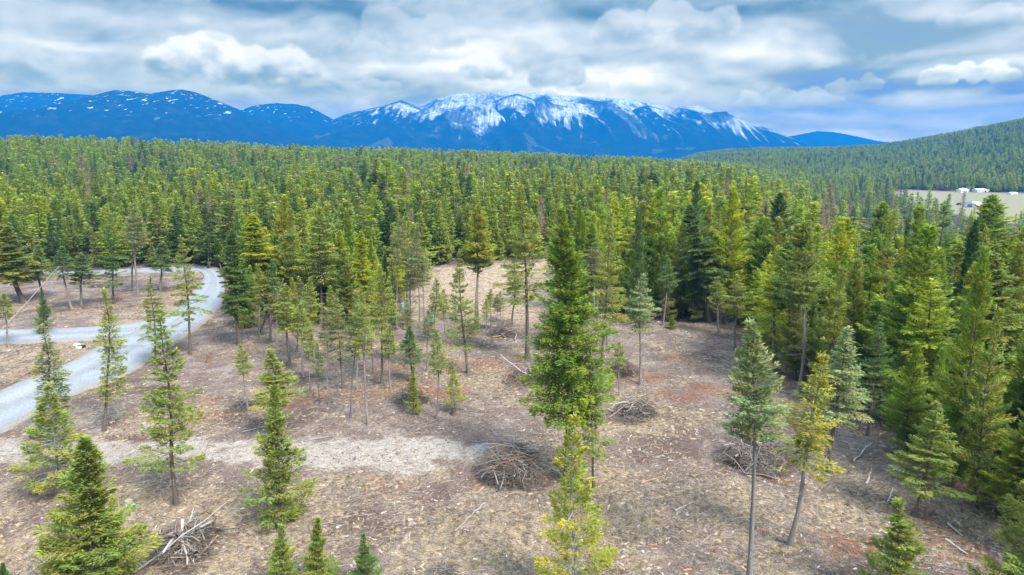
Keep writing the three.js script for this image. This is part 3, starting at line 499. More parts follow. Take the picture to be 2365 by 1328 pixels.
tree(2072, 1400, 2082, 1158, 165, 'bushy2', 'spring', 'bushy green fir cut by the lower picture edge');
tree(2410, 1480, 2400, 985, 250, 'bushy', 'spring', 'large green fir cut by the picture edge in the lower corner');
tree(2322, 1030, 2300, 578, 185, 'giant', 'spring', 'massive dense fir with sunlit side at the forest edge');
tree(1640, 745, 1588, 470, 110, 'giant', 'fir', 'broad dark fir at the front of the forest beside the open slope');
tree(1470, 745, 1472, 480, 70, 'bushy', 'fir', 'narrow dark green spire at the front of the forest');
tree(1605, 742, 1606, 560, 60, 'bushy2', 'spring', 'fresh green fir at the foot of the broad dark fir');

// ------------------------------------------------------------------ forest
const cone = (t) => Math.pow(1 - t, 1.02) * Math.min(1, 0.6 + t * 4), taper = (t) => Math.pow(1 - t, 0.86) * Math.min(1, 0.5 + t * 2.6);
const lite = [
  conifer({ seed: 201, lite: true, H: 14, base: 0.06, R: 2.4, branches: 150, dense: 27, len: 0.40, wide: 0.24, gaps: 6, profile: cone, low: 0.0 }),
  conifer({ seed: 202, lite: true, H: 14, base: 0.1, R: 2.0, branches: 140, dense: 27, len: 0.38, wide: 0.24, gaps: 7, profile: taper, high: 0.9, lift: 0.3, perk: 0.3 }),
  conifer({ seed: 203, lite: true, H: 14, base: 0.14, R: 2.5, branches: 130, dense: 26, len: 0.42, wide: 0.24, gaps: 9, ragged: 0.6, droop: 0.3, profile: cone }),
  conifer({ seed: 204, lite: true, H: 14, base: 0.32, R: 1.9, branches: 110, dense: 26, len: 0.38, wide: 0.24, gaps: 8, profile: taper, dead: 18, barkc: [0.2, 0.175, 0.16], ragged: 0.6 }),
  conifer({ seed: 205, lite: true, H: 14, base: 0.05, R: 2.2, branches: 150, dense: 24, len: 0.42, wide: 0.24, gaps: 10, profile: cone, ragged: 0.65, low: -0.2, high: 0.6 }),
];
const far = [conifer({ seed: 211, lite: true, H: 14, base: 0.05, R: 2.5, branches: 90, dense: 13, len: 0.62, wide: 0.30, gaps: 4, profile: cone, fan: 0.36 }), conifer({ seed: 212, lite: true, H: 14, base: 0.1, R: 2.2, branches: 80, dense: 13, len: 0.6, wide: 0.30, gaps: 5, profile: cone, fan: 0.36, ragged: 0.6 })];
// dead standing trees: twigs instead of needles
function snag(seed, H, R, base) {
  const r = makeRng(seed), s = new Soup(), t = new Soup(); t.tube([V(0, -0.2, 0), V(0.03 * H * 0.1, H * 0.5, 0), V(0, H, 0)], [H * 0.011, H * 0.007, 0.02], 6, [0.24, 0.2, 0.175]);
  for (let k = 0; k < 190; k++) { const f = Math.pow((k + r()) / 190, 0.9), y = lerp(base, 0.98, f) * H, a = r() * 6.283, L = R * Math.pow(1 - f, 0.7) * (0.5 + 0.6 * r()) + 0.15, q = V(Math.cos(a) * L, y + L * (0.1 - 0.35 * r()), Math.sin(a) * L), o = V(0, y, 0); s.tube([o, q], [0.03, 0.012], 3, [0.25, 0.19, 0.165]); for (let j = 0; j < 7; j++) { const e = o.clone().lerp(q, 0.25 + 0.75 * r()); s.tube([e, V(e.x + (r() - 0.5) * 0.9, e.y + (r() - 0.6) * 0.6, e.z + (r() - 0.5) * 0.9)], [0.022, 0.01], 3, [0.25 + 0.05 * r(), 0.19, 0.165]); } }
  return { H, R, trunk: t.build(), crown: s.build() };
}
const dead = snag(301, 14, 2.0, 0.15);
const nearForest = [], ridgeForest = [], hillForest = [];
const NOT = VALLEY;
{
  const r = makeRng(909);
  const free = (x, z) => edgeOf(CLEARING, x, z) < 1.5;
  const roomFor = (x, z) => { for (const [px, pz] of placedTrees) if (Math.hypot(px - x, pz - z) < 1.6) return false; return true; };
  // the near wood, tree by tree
  const step = 3.4;
  for (let z = -22; z > -440; z -= step) for (let x = -330; x < 330; x += step) {
    const px = x + (r() - 0.5) * step * 1.1, pz = z + (r() - 0.5) * step * 1.1, d = Math.hypot(px, pz), a = Math.atan2(px, -pz) * 57.29578, keep = r(), big = r(), q = r();
    if (d > 430 || Math.abs(a) > 50 || d < 40) continue;
    if (!free(px, pz) || !roomFor(px, pz) || onRoad(px, pz, d < 150 ? 4.5 : 2.5)) continue;
    if (edgeOf(NOT, px, pz) > -6 || (a > 26 && d > (a > 29 ? 205 : 250) && keep > 0.06)) continue;
    const patch = fbm(px / 30 + 4, pz / 30, 3); if (keep > 0.86 + 0.5 * patch) continue;
    const h = (a > 24 && d > 120 ? lerp(1, 0.7, clamp((a - 24) / 5)) : 1) * (a > 4 && d < 140 ? 1.2 : a < -9 && d < 150 ? 0.92 : 1) * (big > 0.92 ? lerp(14, d > 190 ? 20 : 16.5, (big - 0.92) / 0.08) : lerp(4.2, 14, Math.pow(big / 0.92, 0.85))) * (1 + 0.25 * fbm(px / 60, pz / 60, 2)) ;
    nearForest.push({ x: px, z: pz, h, q, patch, d, a, w: 0.75 + 0.55 * r(), turn: r() * 6.283, k: r() });
  }
  // the ridge
  for (let z = -200; z > -900; z -= 5.4) for (let x = -760; x < 620; x += 5.4) {
    const px = x + (r() - 0.5) * 5, pz = z + (r() - 0.5) * 5, d = Math.hypot(px, pz), a = Math.atan2(px, -pz) * 57.29578, keep = r();
    if (d < 430 || d > 860 || Math.abs(a) > 47 || edgeOf(NOT, px, pz) > -8) continue;
    if (keep > 0.88 + 0.9 * fbm(px / 45 + 30, pz / 45, 3)) continue;
    if (a > 25 && keep > 0.14) continue; if (a > 20 && keep > lerp(0.7, 0.25, clamp((a - 20) / 5))) continue;
    ridgeForest.push({ x: px, z: pz, h: 9 + 12 * r() ** 1.3, q: r(), w: 0.85 + 0.4 * r(), turn: r() * 6.283, k: r() });
  }
  // the hill beyond the field
  for (let k = 0; k < 46000; k++) {
    const a = lerp(8, 47, r()), d = Math.sqrt(lerp(830 * 830, 2500 * 2500, r())), px = d * Math.sin(a / 57.29578), pz = -d * Math.cos(a / 57.29578), u = r();
    if (edgeOf(NOT, px, pz) > -8) continue;
    if (u > 0.9 + 0.7 * fbm(px / 90, pz / 90, 3)) continue;
    hillForest.push({ x: px, z: pz, h: 10 + 9 * r(), q: r(), w: 0.95 + 0.5 * r(), turn: r() * 6.283, k: r() });
  }
}
// the nearest of the wood, each a tree of its own
const ZONE = (t) => (t.a > 4 ? (t.d < 75 ? 'in the front of the dense forest on the slope' : 'inside the dense forest behind the open slope') : t.a < -9 && t.d < 150 ? 'in the wood between gravel road and dry field' : t.a < -9 ? 'in the forest behind the far road arm' : 'in the forest behind the dry field');
const TONES = [['lime', 'yellow green'], ['spring', 'bright green'], ['fir', 'dark green'], ['olive', 'olive green'], ['deep', 'blackish green']];
{
  const seen = nearForest.filter((t) => { const s = seenAt(t.x, terrain(t.x, t.z) + t.h * 0.7, t.z); return s && s[0] > -60 && s[0] < 2430 && s[1] < 1380; }).sort((a, b) => a.d - b.d).slice(0, 225);
  const shapes = ['giant', 'bushy', 'torch', 'tiered2', 'crowned', 'airy', 'bushy2'];
  for (const t of seen) {
    t.own = true;
    const yellowness = t.q + 0.5 * t.patch, tn = yellowness > 0.72 ? TONES[0] : yellowness > 0.36 ? TONES[1] : yellowness > 0.16 ? TONES[3] : yellowness > -0.04 ? TONES[2] : TONES[4];  // species tint, random by tree and by stand; higher picks yellower needles
    const shape = shapes[Math.floor(t.k * shapes.length)], look = { giant: 'broad', bushy: 'dense', torch: 'rounded', tiered2: 'layered', crowned: 'bare stemmed', airy: 'airy', bushy2: 'narrow' }[shape], size = t.h > 14 ? 'tall' : t.h > 10.5 ? 'middling' : 'small';
    plant('forest_conifer', shape, tn[0], V(t.x, ground(t.x, t.z) - 0.05, t.z), t.h, t.h * 0.19 * t.w * (shape === 'airy' || shape === 'crowned' ? 0.85 : 1), t.turn, 0, `${size} ${look} ${tn[1]} conifer ${ZONE(t)}`, 'tree', `conifers ${ZONE(t)}`);
  }
}
function mass(name, label, list, shapes, colorOf, deadShare) {
  const g = new THREE.Group(); g.name = name; tag(g, label, 'forest', null, 'stuff'); scene.add(g);
  const sets = [...shapes, dead].map(() => []);
  for (const t of list) sets[deadShare(t) ? shapes.length : Math.floor(t.k * shapes.length)].push(t);
  const q = new THREE.Quaternion(), up = V(0, 1, 0), m = new THREE.Matrix4(), col = new THREE.Color();
  sets.forEach((set, k) => {
    if (!set.length) return; const shape = k < shapes.length ? shapes[k] : dead;
    const cr = new THREE.InstancedMesh(shape.crown, k < shapes.length ? massLeaf : massDead, set.length), tr = new THREE.InstancedMesh(shape.trunk, barkMat, set.length);
    const li = shape.limbs ? new THREE.InstancedMesh(shape.limbs, barkMat, set.length) : null;
    set.forEach((t, i) => {
      const s = t.h / shape.H, w = t.h * (t.h < 7 ? 0.24 : 0.205) * t.w / shape.R; m.compose(V(t.x, terrain(t.x, t.z) - 0.1, t.z), q.setFromAxisAngle(up, t.turn), V(w, s, w));
      cr.setMatrixAt(i, m); tr.setMatrixAt(i, m); li?.setMatrixAt(i, m); if (k < shapes.length) cr.setColorAt(i, col.setRGB(...colorOf(t))); else { const v = 0.75 + 0.5 * t.w; cr.setColorAt(i, col.setRGB(v, v * (0.85 + 0.2 * t.k), v * (0.8 + 0.3 * t.k))); }
    });
    cr.name = k < shapes.length ? 'crowns' : 'dead_crowns'; tr.name = 'trunks'; g.add(cr, tr); cr.userData.kind = tr.userData.kind = 'stuff';
    if (li) { li.name = 'branches'; li.userData.kind = 'stuff'; g.add(li); }
  });
}
const massLeaf = new THREE.MeshPhysicalMaterial({ vertexColors: true, roughness: 0.85, transmission: 0.42, thickness: 0, specularIntensity: 0.12, side: THREE.DoubleSide });
const massDead = new THREE.MeshStandardMaterial({ vertexColors: true, roughness: 0.95 });
const blend = (a, b, t) => [lerp(a[0], b[0], t), lerp(a[1], b[1], t), lerp(a[2], b[2], t)];
const standTone = (t) => { const p = fbm(t.x / 30 + 4, t.z / 30, 3) + 0.5 * fbm(t.x / 140, t.z / 140 + 7, 2), s = t.q + 0.6 * p + 0.02; return s > 0.78 ? blend(TONE.spring, TONE.lime, clamp((s - 0.78) / 0.34)) : s > 0.4 ? blend(TONE.olive, TONE.spring, (s - 0.4) / 0.38) : blend(TONE.deep, TONE.olive, clamp(s / 0.4)); };
mass('forest', 'mixed green and yellow conifer forest filling the middle distance', nearForest.filter((t) => !t.own), lite, standTone, (t) => t.w < 0.762);
mass('ridge_forest', 'conifer forest covering the long low ridge under the mountains', ridgeForest, far, standTone, (t) => t.w < 0.862);
mass('hillside_forest', 'hazy blue green conifer forest covering the hill beyond the field', hillForest, far, standTone, (t) => t.w < 0.962);


// ------------------------------------------------------------------ brush piles: sticks thrown together, each a stick of its own
const WOOD = [[0.30, 0.28, 0.265], [0.20, 0.172, 0.155], [0.42, 0.395, 0.37], [0.14, 0.105, 0.085], [0.34, 0.25, 0.17], [0.26, 0.245, 0.24]].map((c) => paint(...c, { roughness: 0.95 }));
const RED = paint(0.27, 0.135, 0.08, { roughness: 0.95 });
function stickShape(seed, bend, fork, sides = 6) {   // one metre long along x, thickness 1 at the butt
  const r = makeRng(seed), s = new Soup(), pts = [], rr = [], n = 4; let y = 0, z = 0;
  for (let k = 0; k <= n; k++) { pts.push(V(k / n - 0.5, y, z)); rr.push(lerp(0.5, 0.18, k / n) * (0.85 + 0.3 * r())); y += (r() - 0.5) * bend; z += (r() - 0.5) * bend; }
  return { pts, rr, fork, sides, r };
}
const stickGeos = new Map();
function stickGeo(variant, aspect) {   // aspect: length over thickness, in a few steps
  const key = variant + '_' + aspect; if (stickGeos.has(key)) return stickGeos.get(key);
  const { pts, rr, fork, sides, r } = stickShape(400 + variant, 0.10 + 0.11 * (variant % 3), variant % 2), s = new Soup(), c = [1, 1, 1];
  s.tube(pts, rr.map((q) => q / aspect), sides, () => { const q = 0.8 + 0.4 * r(); return [q, q, q]; });
  for (let k = 0; k < 2 + (variant % 3); k++) { const a = pts[1 + k % 3].clone(), b = a.clone().add(V(0.12 + 0.12 * r(), (r() - 0.5) * 0.25, (r() - 0.5) * 0.25)); s.tube([a, b], [0.2 / aspect, 0.06 / aspect], 3, c); }
  const g = s.build(); stickGeos.set(key, g); return g;
}
for (const m of [...WOOD, RED]) m.vertexColors = true;
function brushPile(u, v, wide, tall, n, label, o = {}) {
  const p = spot(u, v), depth = seenAt(p.x, p.y, p.z)[2], R = wide / 2 * depth / FOCAL, Hh = tall * depth / FOCAL * 0.62, g = thing('brush_pile', label, 'brush pile', 'piles of cut branches in the clearing'), r = makeRng(o.seed ?? Math.round(u));
  g.position.copy(p).add(V(0, 0, -R * 0.35)); n = Math.round(n * 1.45);
  g.position.y = ground(g.position.x, g.position.z);
  for (let k = 0; k < n; k++) {
    const big = k % 13 === 0, a = r() * 6.283, lobe = 1 + 0.3 * Math.cos(a * 2 + u) + 0.18 * Math.cos(a * 3 + v), q = Math.pow(r(), 0.55) * lobe * 0.85, len = lerp(0.5, 1.15, r()) * R * (big ? 1.5 : k % 9 === 0 ? 1.3 : 0.8), thick = big ? 0.12 + 0.1 * r() : lerp(0.035, k % 7 === 0 ? 0.17 : 0.075, r() ** 1.5), asp = [8, 14, 24, 40].reduce((b, c) => (Math.abs(c - len / thick) < Math.abs(b - len / thick) ? c : b));
    const m = put(g, 'stick', stickGeo(Math.floor(r() * 8), asp), o.red && r() < o.red ? RED : WOOD[[0, 1, 1, 3, 3, 4, 5, 2][Math.floor(r() * 8)]]);
    m.scale.setScalar(len);
    const y = Hh * Math.pow(Math.max(0.02, 1 - q * q * 0.9), 0.8) * lerp(0.3, big ? 0.75 : 1, r()) + 0.06;
    m.position.set(Math.cos(a) * q * R * 0.72, y, Math.sin(a) * q * R * 0.72);
    // lean outwards, roughly along the slope of the heap
    const az = a + (r() - 0.5) * 5.0, tilt = -Math.atan2(Hh * 1.1 * q, R) * Math.cos(az - a) + (r() - 0.5) * (big ? 0.3 : 0.6);
    m.quaternion.setFromAxisAngle(V(0, 1, 0), -az).multiply(new THREE.Quaternion().setFromAxisAngle(V(0, 0, 1), tilt)).multiply(new THREE.Quaternion().setFromAxisAngle(V(1, 0, 0), r() * 6.283));
  }
  // fine brush between the sticks, too small to pick apart
  const s = new Soup(); for (let k = 0; k < n * 14; k++) { const a = r() * 6.283, q = Math.min(0.99, Math.pow(r(), 0.6) * (0.85 + 0.26 * Math.cos(a * 2 + u) + 0.15 * Math.cos(a * 3 + v))), y = Hh * Math.pow(1 - q * q, 0.8) * r() * 0.95, b = V(Math.cos(a) * q * R * 0.95, y + 0.03, Math.sin(a) * q * R * 0.95), az = a + (r() - 0.5) * 3, l = 0.25 + 0.6 * r(), c = 0.55 + 0.6 * r(); const e = b.clone().add(V(Math.cos(az) * l, (r() - 0.55) * l * 0.7, Math.sin(az) * l)); e.y = Math.max(e.y, 0.01); s.tube([b, e], [0.013, 0.005], 3, [0.24 * c, 0.195 * c, 0.165 * c]); }
  put(g, 'brushwood', s.build(), barkMat).userData.kind = 'stuff';
  if (o.pole) { const m = put(g, 'long_pole', stickGeo(3, 40), WOOD[2]); m.scale.setScalar(o.pole); m.position.set(0.25, Hh * 0.95, R * 0.5); m.quaternion.setFromAxisAngle(V(0, 1, 0), 0.35).multiply(new THREE.Quaternion().setFromAxisAngle(V(0, 0, 1), 0.62)); }
  return g;
}
brushPile(418, 1292, 195, 118, 120, 'grey stick pile with a long slanting pole beside the corner fir', { pole: 6.2 });
brushPile(1180, 1118, 190, 128, 150, 'largest tangled grey branch pile at the end of the old track', { red: 0.06 });
brushPile(1752, 1082, 190, 92, 130, 'wide stick pile under the pale silvery fir');
brushPile(1466, 968, 116, 62, 95, 'stick heap on open ground between the huge fir and the slope');
brushPile(1440, 868, 84, 58, 60, 'small stick heap behind the huge fir beside the grey stemmed fir', { red: 0.1 });
brushPile(1216, 885, 130, 42, 70, 'low reddish wood pile between tall pine and huge fir', { red: 0.3 });
brushPile(1168, 778, 92, 52, 60, 'mossy brush heap at the foot of the field edge saplings');
brushPile(942, 930, 92, 46, 60, 'brown root pile in the middle group of trees', { red: 0.35 });
brushPile(556, 945, 56, 34, 40, 'little stick heap beneath the soft yellow fir');
brushPile(219, 664, 34, 16, 26, 'far brush heap on the road bank beside the gapped fir');
brushPile(364, 672, 40, 16, 26, 'far brush heap inside the road bend');
brushPile(1020, 1330, 60, 22, 26, 'low scatter of grey sticks at the lower picture edge');

// ------------------------------------------------------------------ fallen logs, stumps, leaning dead poles
const cutMat = paint(0.46, 0.35, 0.23);
function log(a, b, thick, label, pale, lift = 0) {
  const p = spot(...a), q = spot(...b), L = p.distanceTo(q), g = thing('fallen_log', label, 'log', 'fallen logs on the ground'), r = makeRng(Math.round(a[0] * 7 + b[1])), s = new Soup(), pts = [], rr = [], n = 7;
  for (let k = 0; k <= n; k++) { const t = k / n; pts.push(V(t * L, thick * 0.42 + lift * t + 0.1 * thick * r(), (r() - 0.5) * L * 0.035)); rr.push(thick * lerp(0.5, 0.26, t) * (0.9 + 0.2 * r())); }
  s.tube(pts, rr, 8, () => { const w = 0.8 + 0.35 * r(); return [w, w, w]; });
  g.position.copy(p); g.rotation.y = Math.atan2(-(q.z - p.z), q.x - p.x); g.rotation.order = 'YXZ'; g.rotation.z = Math.atan2(q.y - p.y, Math.hypot(q.x - p.x, q.z - p.z));
  put(g, 'log_body', s.build(), pale);
  for (let k = 0; k < 3; k++) { const st = new Soup(), t = 0.25 + 0.6 * r(), e = V(t * L, thick * 0.5, 0); st.tube([e, e.clone().add(V(0.2 + 0.3 * r(), 0.15 + 0.35 * r(), (r() - 0.5) * 0.9))], [thick * 0.12, thick * 0.05], 5, [1, 1, 1]); put(g, 'branch_stub', st.build(), pale); }
  const cap = new THREE.Mesh(new THREE.CircleGeometry(rr[0] * 0.96, 10), cutMat); cap.name = 'cut_end'; cap.position.copy(pts[0]).add(V(-0.004, 0, 0)); cap.rotation.y = -Math.PI / 2; g.add(cap);
}
log([346, 1314], [492, 1300], 0.2, 'barkless pale log lying in front of the stick pile', WOOD[4]);
log([1970, 1067], [2013, 1030], 0.15, 'white fallen sapling lying on the slope by the shaded edge', WOOD[2], 0.2);
log([2000, 1118], [2014, 1086], 0.16, 'short white piece of wood below the white fallen sapling', WOOD[2]);
log([1643, 817], [1686, 842], 0.12, 'bent grey branch lying near the pale silvery fir top', WOOD[0]);
log([2188, 1212], [2222, 1240], 0.16, 'thin pale log on the shaded slope', WOOD[2]);
log([2184, 1250], [2232, 1282], 0.2, 'weathered pale log among red bark at the lower slope', WOOD[2]);
log([1115, 1168], [1050, 1228], 0.14, 'grey broken branch lying below the largest branch pile', WOOD[0]);
log([1480, 1118], [1530, 1102], 0.12, 'thin stick on the open slope between stick piles', WOOD[4]);
log([1262, 1112], [1218, 1098], 0.2, 'orange split log at the foot of the largest branch pile', RED);
log([760, 1010], [690, 1022], 0.12, 'thin grey pole beside the old gravel track', WOOD[0]);
log([560, 1000], [612, 986], 0.12, 'pale stick behind the bright green fir', WOOD[2]);
log([120, 1290], [60, 1330], 0.14, 'grey stick beside the big bushy corner fir', WOOD[0]);
log([1560, 1180], [1600, 1160], 0.1, 'short bleached stick on the grassy slope', WOOD[2]);
log([2050, 1160], [2062, 1128], 0.12, 'bleached stick near the leaning fresh green fir', WOOD[2]);
log([1760, 800], [1840, 792], 0.16, 'grey log under the dark forest gap', WOOD[0]);
function stump(u, v, r0, h, label, mat, jag) {
  const g = thing('tree_stump', label, 'stump', 'stumps in the clearing'), r = makeRng(Math.round(u * 3 + v)), s = new Soup(), n = 10, rings = [];
  g.position.copy(spot(u, v));
  for (const [f, k] of [[-0.15, 1.9], [0.02, 1.55], [0.18, 1.15], [0.55, 1], [1, 0.95]]) { const ring = []; for (let i = 0; i < n; i++) { const a = i / n * 6.283, q = r0 * (k + (k > 1.1 ? 0.28 * Math.cos(i * 2.5) : 0)) * (0.92 + 0.16 * r()), w = 0.75 + 0.4 * r(); ring.push(s.vert(Math.cos(a) * q, h * (f === 1 ? 1 + jag * (r() - 0.4) : f), Math.sin(a) * q, [w, w, w])); } rings.push(ring); }
  for (let k = 1; k < rings.length; k++) for (let i = 0; i < n; i++) { const j = (i + 1) % n; s.tri(rings[k - 1][i], rings[k][i], rings[k - 1][j]); s.tri(rings[k - 1][j], rings[k][i], rings[k][j]); }
  put(g, 'stump_body', s.build(), mat);
  const cap = put(g, 'cut_face', new THREE.CircleGeometry(r0 * 0.93, 10), mat === RED ? RED : cutMat); cap.rotation.x = -Math.PI / 2; cap.position.y = h * (1 - jag * 0.3);
}
stump(482, 838, 0.2, 0.7, 'reddish splintered stump beside the road bank', RED, 0.7);
stump(260, 984, 0.3, 0.45, 'old brown stump beside the half bare fir', WOOD[3], 0.5);
stump(336, 984, 0.3, 0.4, 'grey weathered stump between road and tiered fir', WOOD[0], 0.5);
stump(1048, 958, 0.2, 0.6, 'charred dark stump near the root pile', WOOD[3], 0.6);
stump(298, 1166, 0.28, 0.4, 'pale grey stump behind the stick pile', WOOD[2], 0.2);
stump(1528, 812, 0.25, 0.45, 'cut stump on the slope before the forest edge', WOOD[4], 0.1);
stump(1702, 922, 0.2, 0.5, 'red rotten stump beside the pale silvery fir', RED, 0.6);
stump(948, 1208, 0.22, 0.3, 'low grey stump in the littered foreground', WOOD[0], 0.4);
stump(2016, 1262, 0.24, 0.35, 'orange rotten stump behind the bushy fir at the lower edge', RED, 0.5);
function leaningPole(a, tip, thick, label, mat) {
  const p = spot(...a), [dx, dy, dz] = sight(...tip), t = p.z / dz, q = V(dx * t, EYE + dy * t, p.z - 1.5), L = p.distanceTo(q), g = thing('leaning_pole', label, 'dead tree'), r = makeRng(Math.round(a[0]));
  const s = new Soup(), pts = [], rr = []; for (let k = 0; k <= 8; k++) { pts.push(V((r() - 0.5) * 0.06, k / 8 * L - (k ? 0 : 0.2), (r() - 0.5) * 0.06)); rr.push(thick * lerp(0.5, 0.2, k / 8)); }
  s.tube(pts, rr, 7, () => { const w = 0.85 + 0.3 * r(); return [w, w, w]; }); put(g, 'stem', s.build(), mat);
  for (let k = 0; k < 5; k++) { const st = new Soup(), y = L * (0.35 + 0.6 * r()), an = r() * 6.283; st.tube([V(0, y, 0), V(Math.cos(an) * 0.4, y + 0.15, Math.sin(an) * 0.4)], [0.025, 0.01], 4, [1, 1, 1]); put(g, 'branch_stub', st.build(), mat); }
  g.position.copy(p); g.quaternion.setFromUnitVectors(V(0, 1, 0), q.clone().sub(p).normalize());
}
leaningPole([8, 760], [121, 618], 0.17, 'pale barkless dead trunk leaning steeply above the side road', WOOD[2]);
leaningPole([598, 770], [648, 648], 0.3, 'brown dead trunk leaning inside the wood by the road', WOOD[3]);
function deadTree(u, v, tu, tv, wide, label) {
  const b = spot(u, v), [dx, dy, dz] = sight(tu, tv), t = b.z / dz, h = EYE + dy * t - b.y, w = wide / 2 * -b.z / FOCAL, g = thing('dead_conifer', label, 'dead tree', 'dead trees standing in the forest');
  g.position.copy(b); g.scale.set(w / 2, h / 14, w / 2); g.rotation.y = u; put(g, 'trunk', dead.trunk, barkMat); put(g, 'crown', dead.crown, massDead);
}
deadTree(1900, 640, 1903, 418, 56, 'tall bare grey red dead fir standing above the dense forest');
deadTree(1885, 640, 1882, 470, 48, 'shorter bare dead fir touching the tall dead fir');
deadTree(470, 560, 468, 432, 46, 'reddish brown dead fir in the forest behind the road');
deadTree(538, 560, 536, 430, 36, 'grey dead fir in the forest behind the road');
deadTree(200, 470, 200, 356, 40, 'brown dead fir standing before the ridge');
deadTree(1362, 520, 1360, 430, 30, 'thin grey dead fir behind the dry field');

// ------------------------------------------------------------------ ground litter: uncountable
function scatter(name, label, category, geo, mat, count, place, color) {
  const m = new THREE.InstancedMesh(geo, mat, count), q = new THREE.Quaternion(), M = new THREE.Matrix4(), c = new THREE.Color(), r = makeRng(name.length * 1000 + count); let n = 0;
  for (let tries = 0; n < count && tries < count * 14; tries++) {
    // more of it near the drone, where it can be seen
    const d = 33 * Math.pow(190 / 33, Math.pow(r(), 1.15)), a = lerp(-41, 41, r()) / 57.29578, x = d * Math.sin(a), z = -d * Math.cos(a); if (x < PX0 + 1 || x > PX1 - 1 || z < PZ0 + 1) continue;
    const t = place(x, z, r, d); if (!t) continue;
    M.compose(V(x, ground(x, z) + (t.up ?? 0), z), q.setFromEuler(new THREE.Euler(t.rx ?? 0, r() * 6.283, t.rz ?? 0, 'YXZ')), V(t.sx, t.sy, t.sz)); m.setMatrixAt(n, M); m.setColorAt(n, c.setRGB(...color(r, x, z))); n++;
  }
  m.count = n; m.name = name; m.castShadow = m.receiveShadow = true; tag(m, label, category, null, 'stuff'); scene.add(m);
}
const matLitter = new THREE.MeshStandardMaterial({ color: new THREE.Color().setRGB(0.98, 0.945, 0.90), vertexColors: true, roughness: 0.95 });
{ // twigs with forks
  const s = new Soup(), r = makeRng(55), one = [1, 1, 1]; s.tube([V(-0.5, 0.02, 0), V(-0.1, 0.05, 0.05), V(0.25, 0.03, -0.02), V(0.5, 0.06, 0.06)], [0.02, 0.017, 0.012, 0.005], 4, one);
  for (let k = 0; k < 5; k++) { const e = V(-0.3 + 0.15 * k, 0.04, 0); s.tube([e, V(e.x + 0.15, 0.03 + 0.1 * r(), (k % 2 ? 1 : -1) * (0.1 + 0.12 * r()))], [0.008, 0.004], 3, one); }
  scatter('twig_litter', 'grey broken twigs strewn over the clearing', 'litter', s.build(), matLitter, 60000, (x, z, rr, d) => { if (edgeOf(TRACK, x, z) > 0 && rr() < 0.8) return null; if (onRoad(x, z) || edgeOf(HAY, x, z) > 1) return null; const k = 0.25 + 1.1 * rr() ** 2.5 + (rr() < 0.03 ? 1.2 : 0), f = fbm(x / 6 + 3, z / 6, 3); if (rr() > 0.55 + 1.3 * f) return null; return { sx: k, sy: 0.55 + 0.6 * rr(), sz: 0.4 + 0.6 * rr(), rz: (rr() - 0.5) * 0.3 }; }, (r) => { const k = r(), v = 0.7 + 0.6 * r(); return k < 0.5 ? [0.30 * v, 0.27 * v, 0.25 * v] : k < 0.75 ? [0.20 * v, 0.15 * v, 0.12 * v] : [0.44 * v, 0.38 * v, 0.31 * v]; });
}
{ // split chips and bark flakes
  const s = new Soup(); const P = [[-0.5, 0, 0.5], [0.5, 0, 0.35], [0.5, 0, -0.4], [-0.5, 0, -0.5], [-0.4, 1, 0.3], [0.45, 1, 0.25], [0.4, 1, -0.3], [-0.45, 1, -0.35]].map((q) => s.vert(q[0], q[1], q[2], [1, 1, 1]));
  for (const [a, b, c] of [[4, 5, 6], [4, 6, 7], [0, 1, 5], [0, 5, 4], [1, 2, 6], [1, 6, 5], [2, 3, 7], [2, 7, 6], [3, 0, 4], [3, 4, 7]]) s.tri(P[a], P[b], P[c]);
  const g = s.build();
  scatter('bark_chips', 'pale wood chips and bark flakes on the clearing floor', 'litter', g, matLitter, 19000, (x, z, r, d) => { if (onRoad(x, z) || edgeOf(HAY, x, z) > 0) return null; const k = 0.05 + 0.22 * r() ** 4; return { sx: k * (1 + 1.6 * r()), sy: 0.02 + 0.04 * r(), sz: k * 0.55, rx: (r() - 0.5) * 0.5, rz: (r() - 0.5) * 0.5, up: 0.01 }; }, (r, x, z) => { const k = r(), v = 0.7 + 0.6 * r(); for (const [bx, bz, br] of BARK) if (Math.hypot(x - bx, z - bz) < br * 1.1 && k < 0.7) return [0.36 * v, 0.15 * v, 0.065 * v]; return k < 0.42 ? [0.40 * v, 0.345 * v, 0.29 * v] : k < 0.5 ? [0.52 * v, 0.48 * v, 0.44 * v] : k < 0.85 ? [0.20 * v, 0.15 * v, 0.125 * v] : [0.32 * v, 0.18 * v, 0.11 * v]; });
  const ico = new THREE.IcosahedronGeometry(1, 1), pp = ico.attributes.position; for (let i = 0; i < pp.count; i++) { const k = 1 + 0.28 * noise(pp.getX(i) * 1.7 + 3, pp.getY(i) * 1.7 + pp.getZ(i)); pp.setXYZ(i, pp.getX(i) * k, pp.getY(i) * k * 0.7, pp.getZ(i) * k); } ico.computeVertexNormals();
  ico.setAttribute('color', new THREE.Float32BufferAttribute(new Float32Array(pp.count * 3).fill(1), 3));
  scatter('stones', 'small pale stones lying on the ground', 'stones', ico, matLitter, 1500, (x, z, r) => { if (onRoad(x, z, -0.4) || edgeOf(HAY, x, z) > 0) return null; const k = 0.035 + 0.09 * r() ** 3; return { sx: k, sy: k * 0.8, sz: k * (0.7 + 0.5 * r()), up: k * 0.2 }; }, (r) => { const v = 0.26 + 0.24 * r(); return [v, v * 0.97, v * 0.93]; });
}
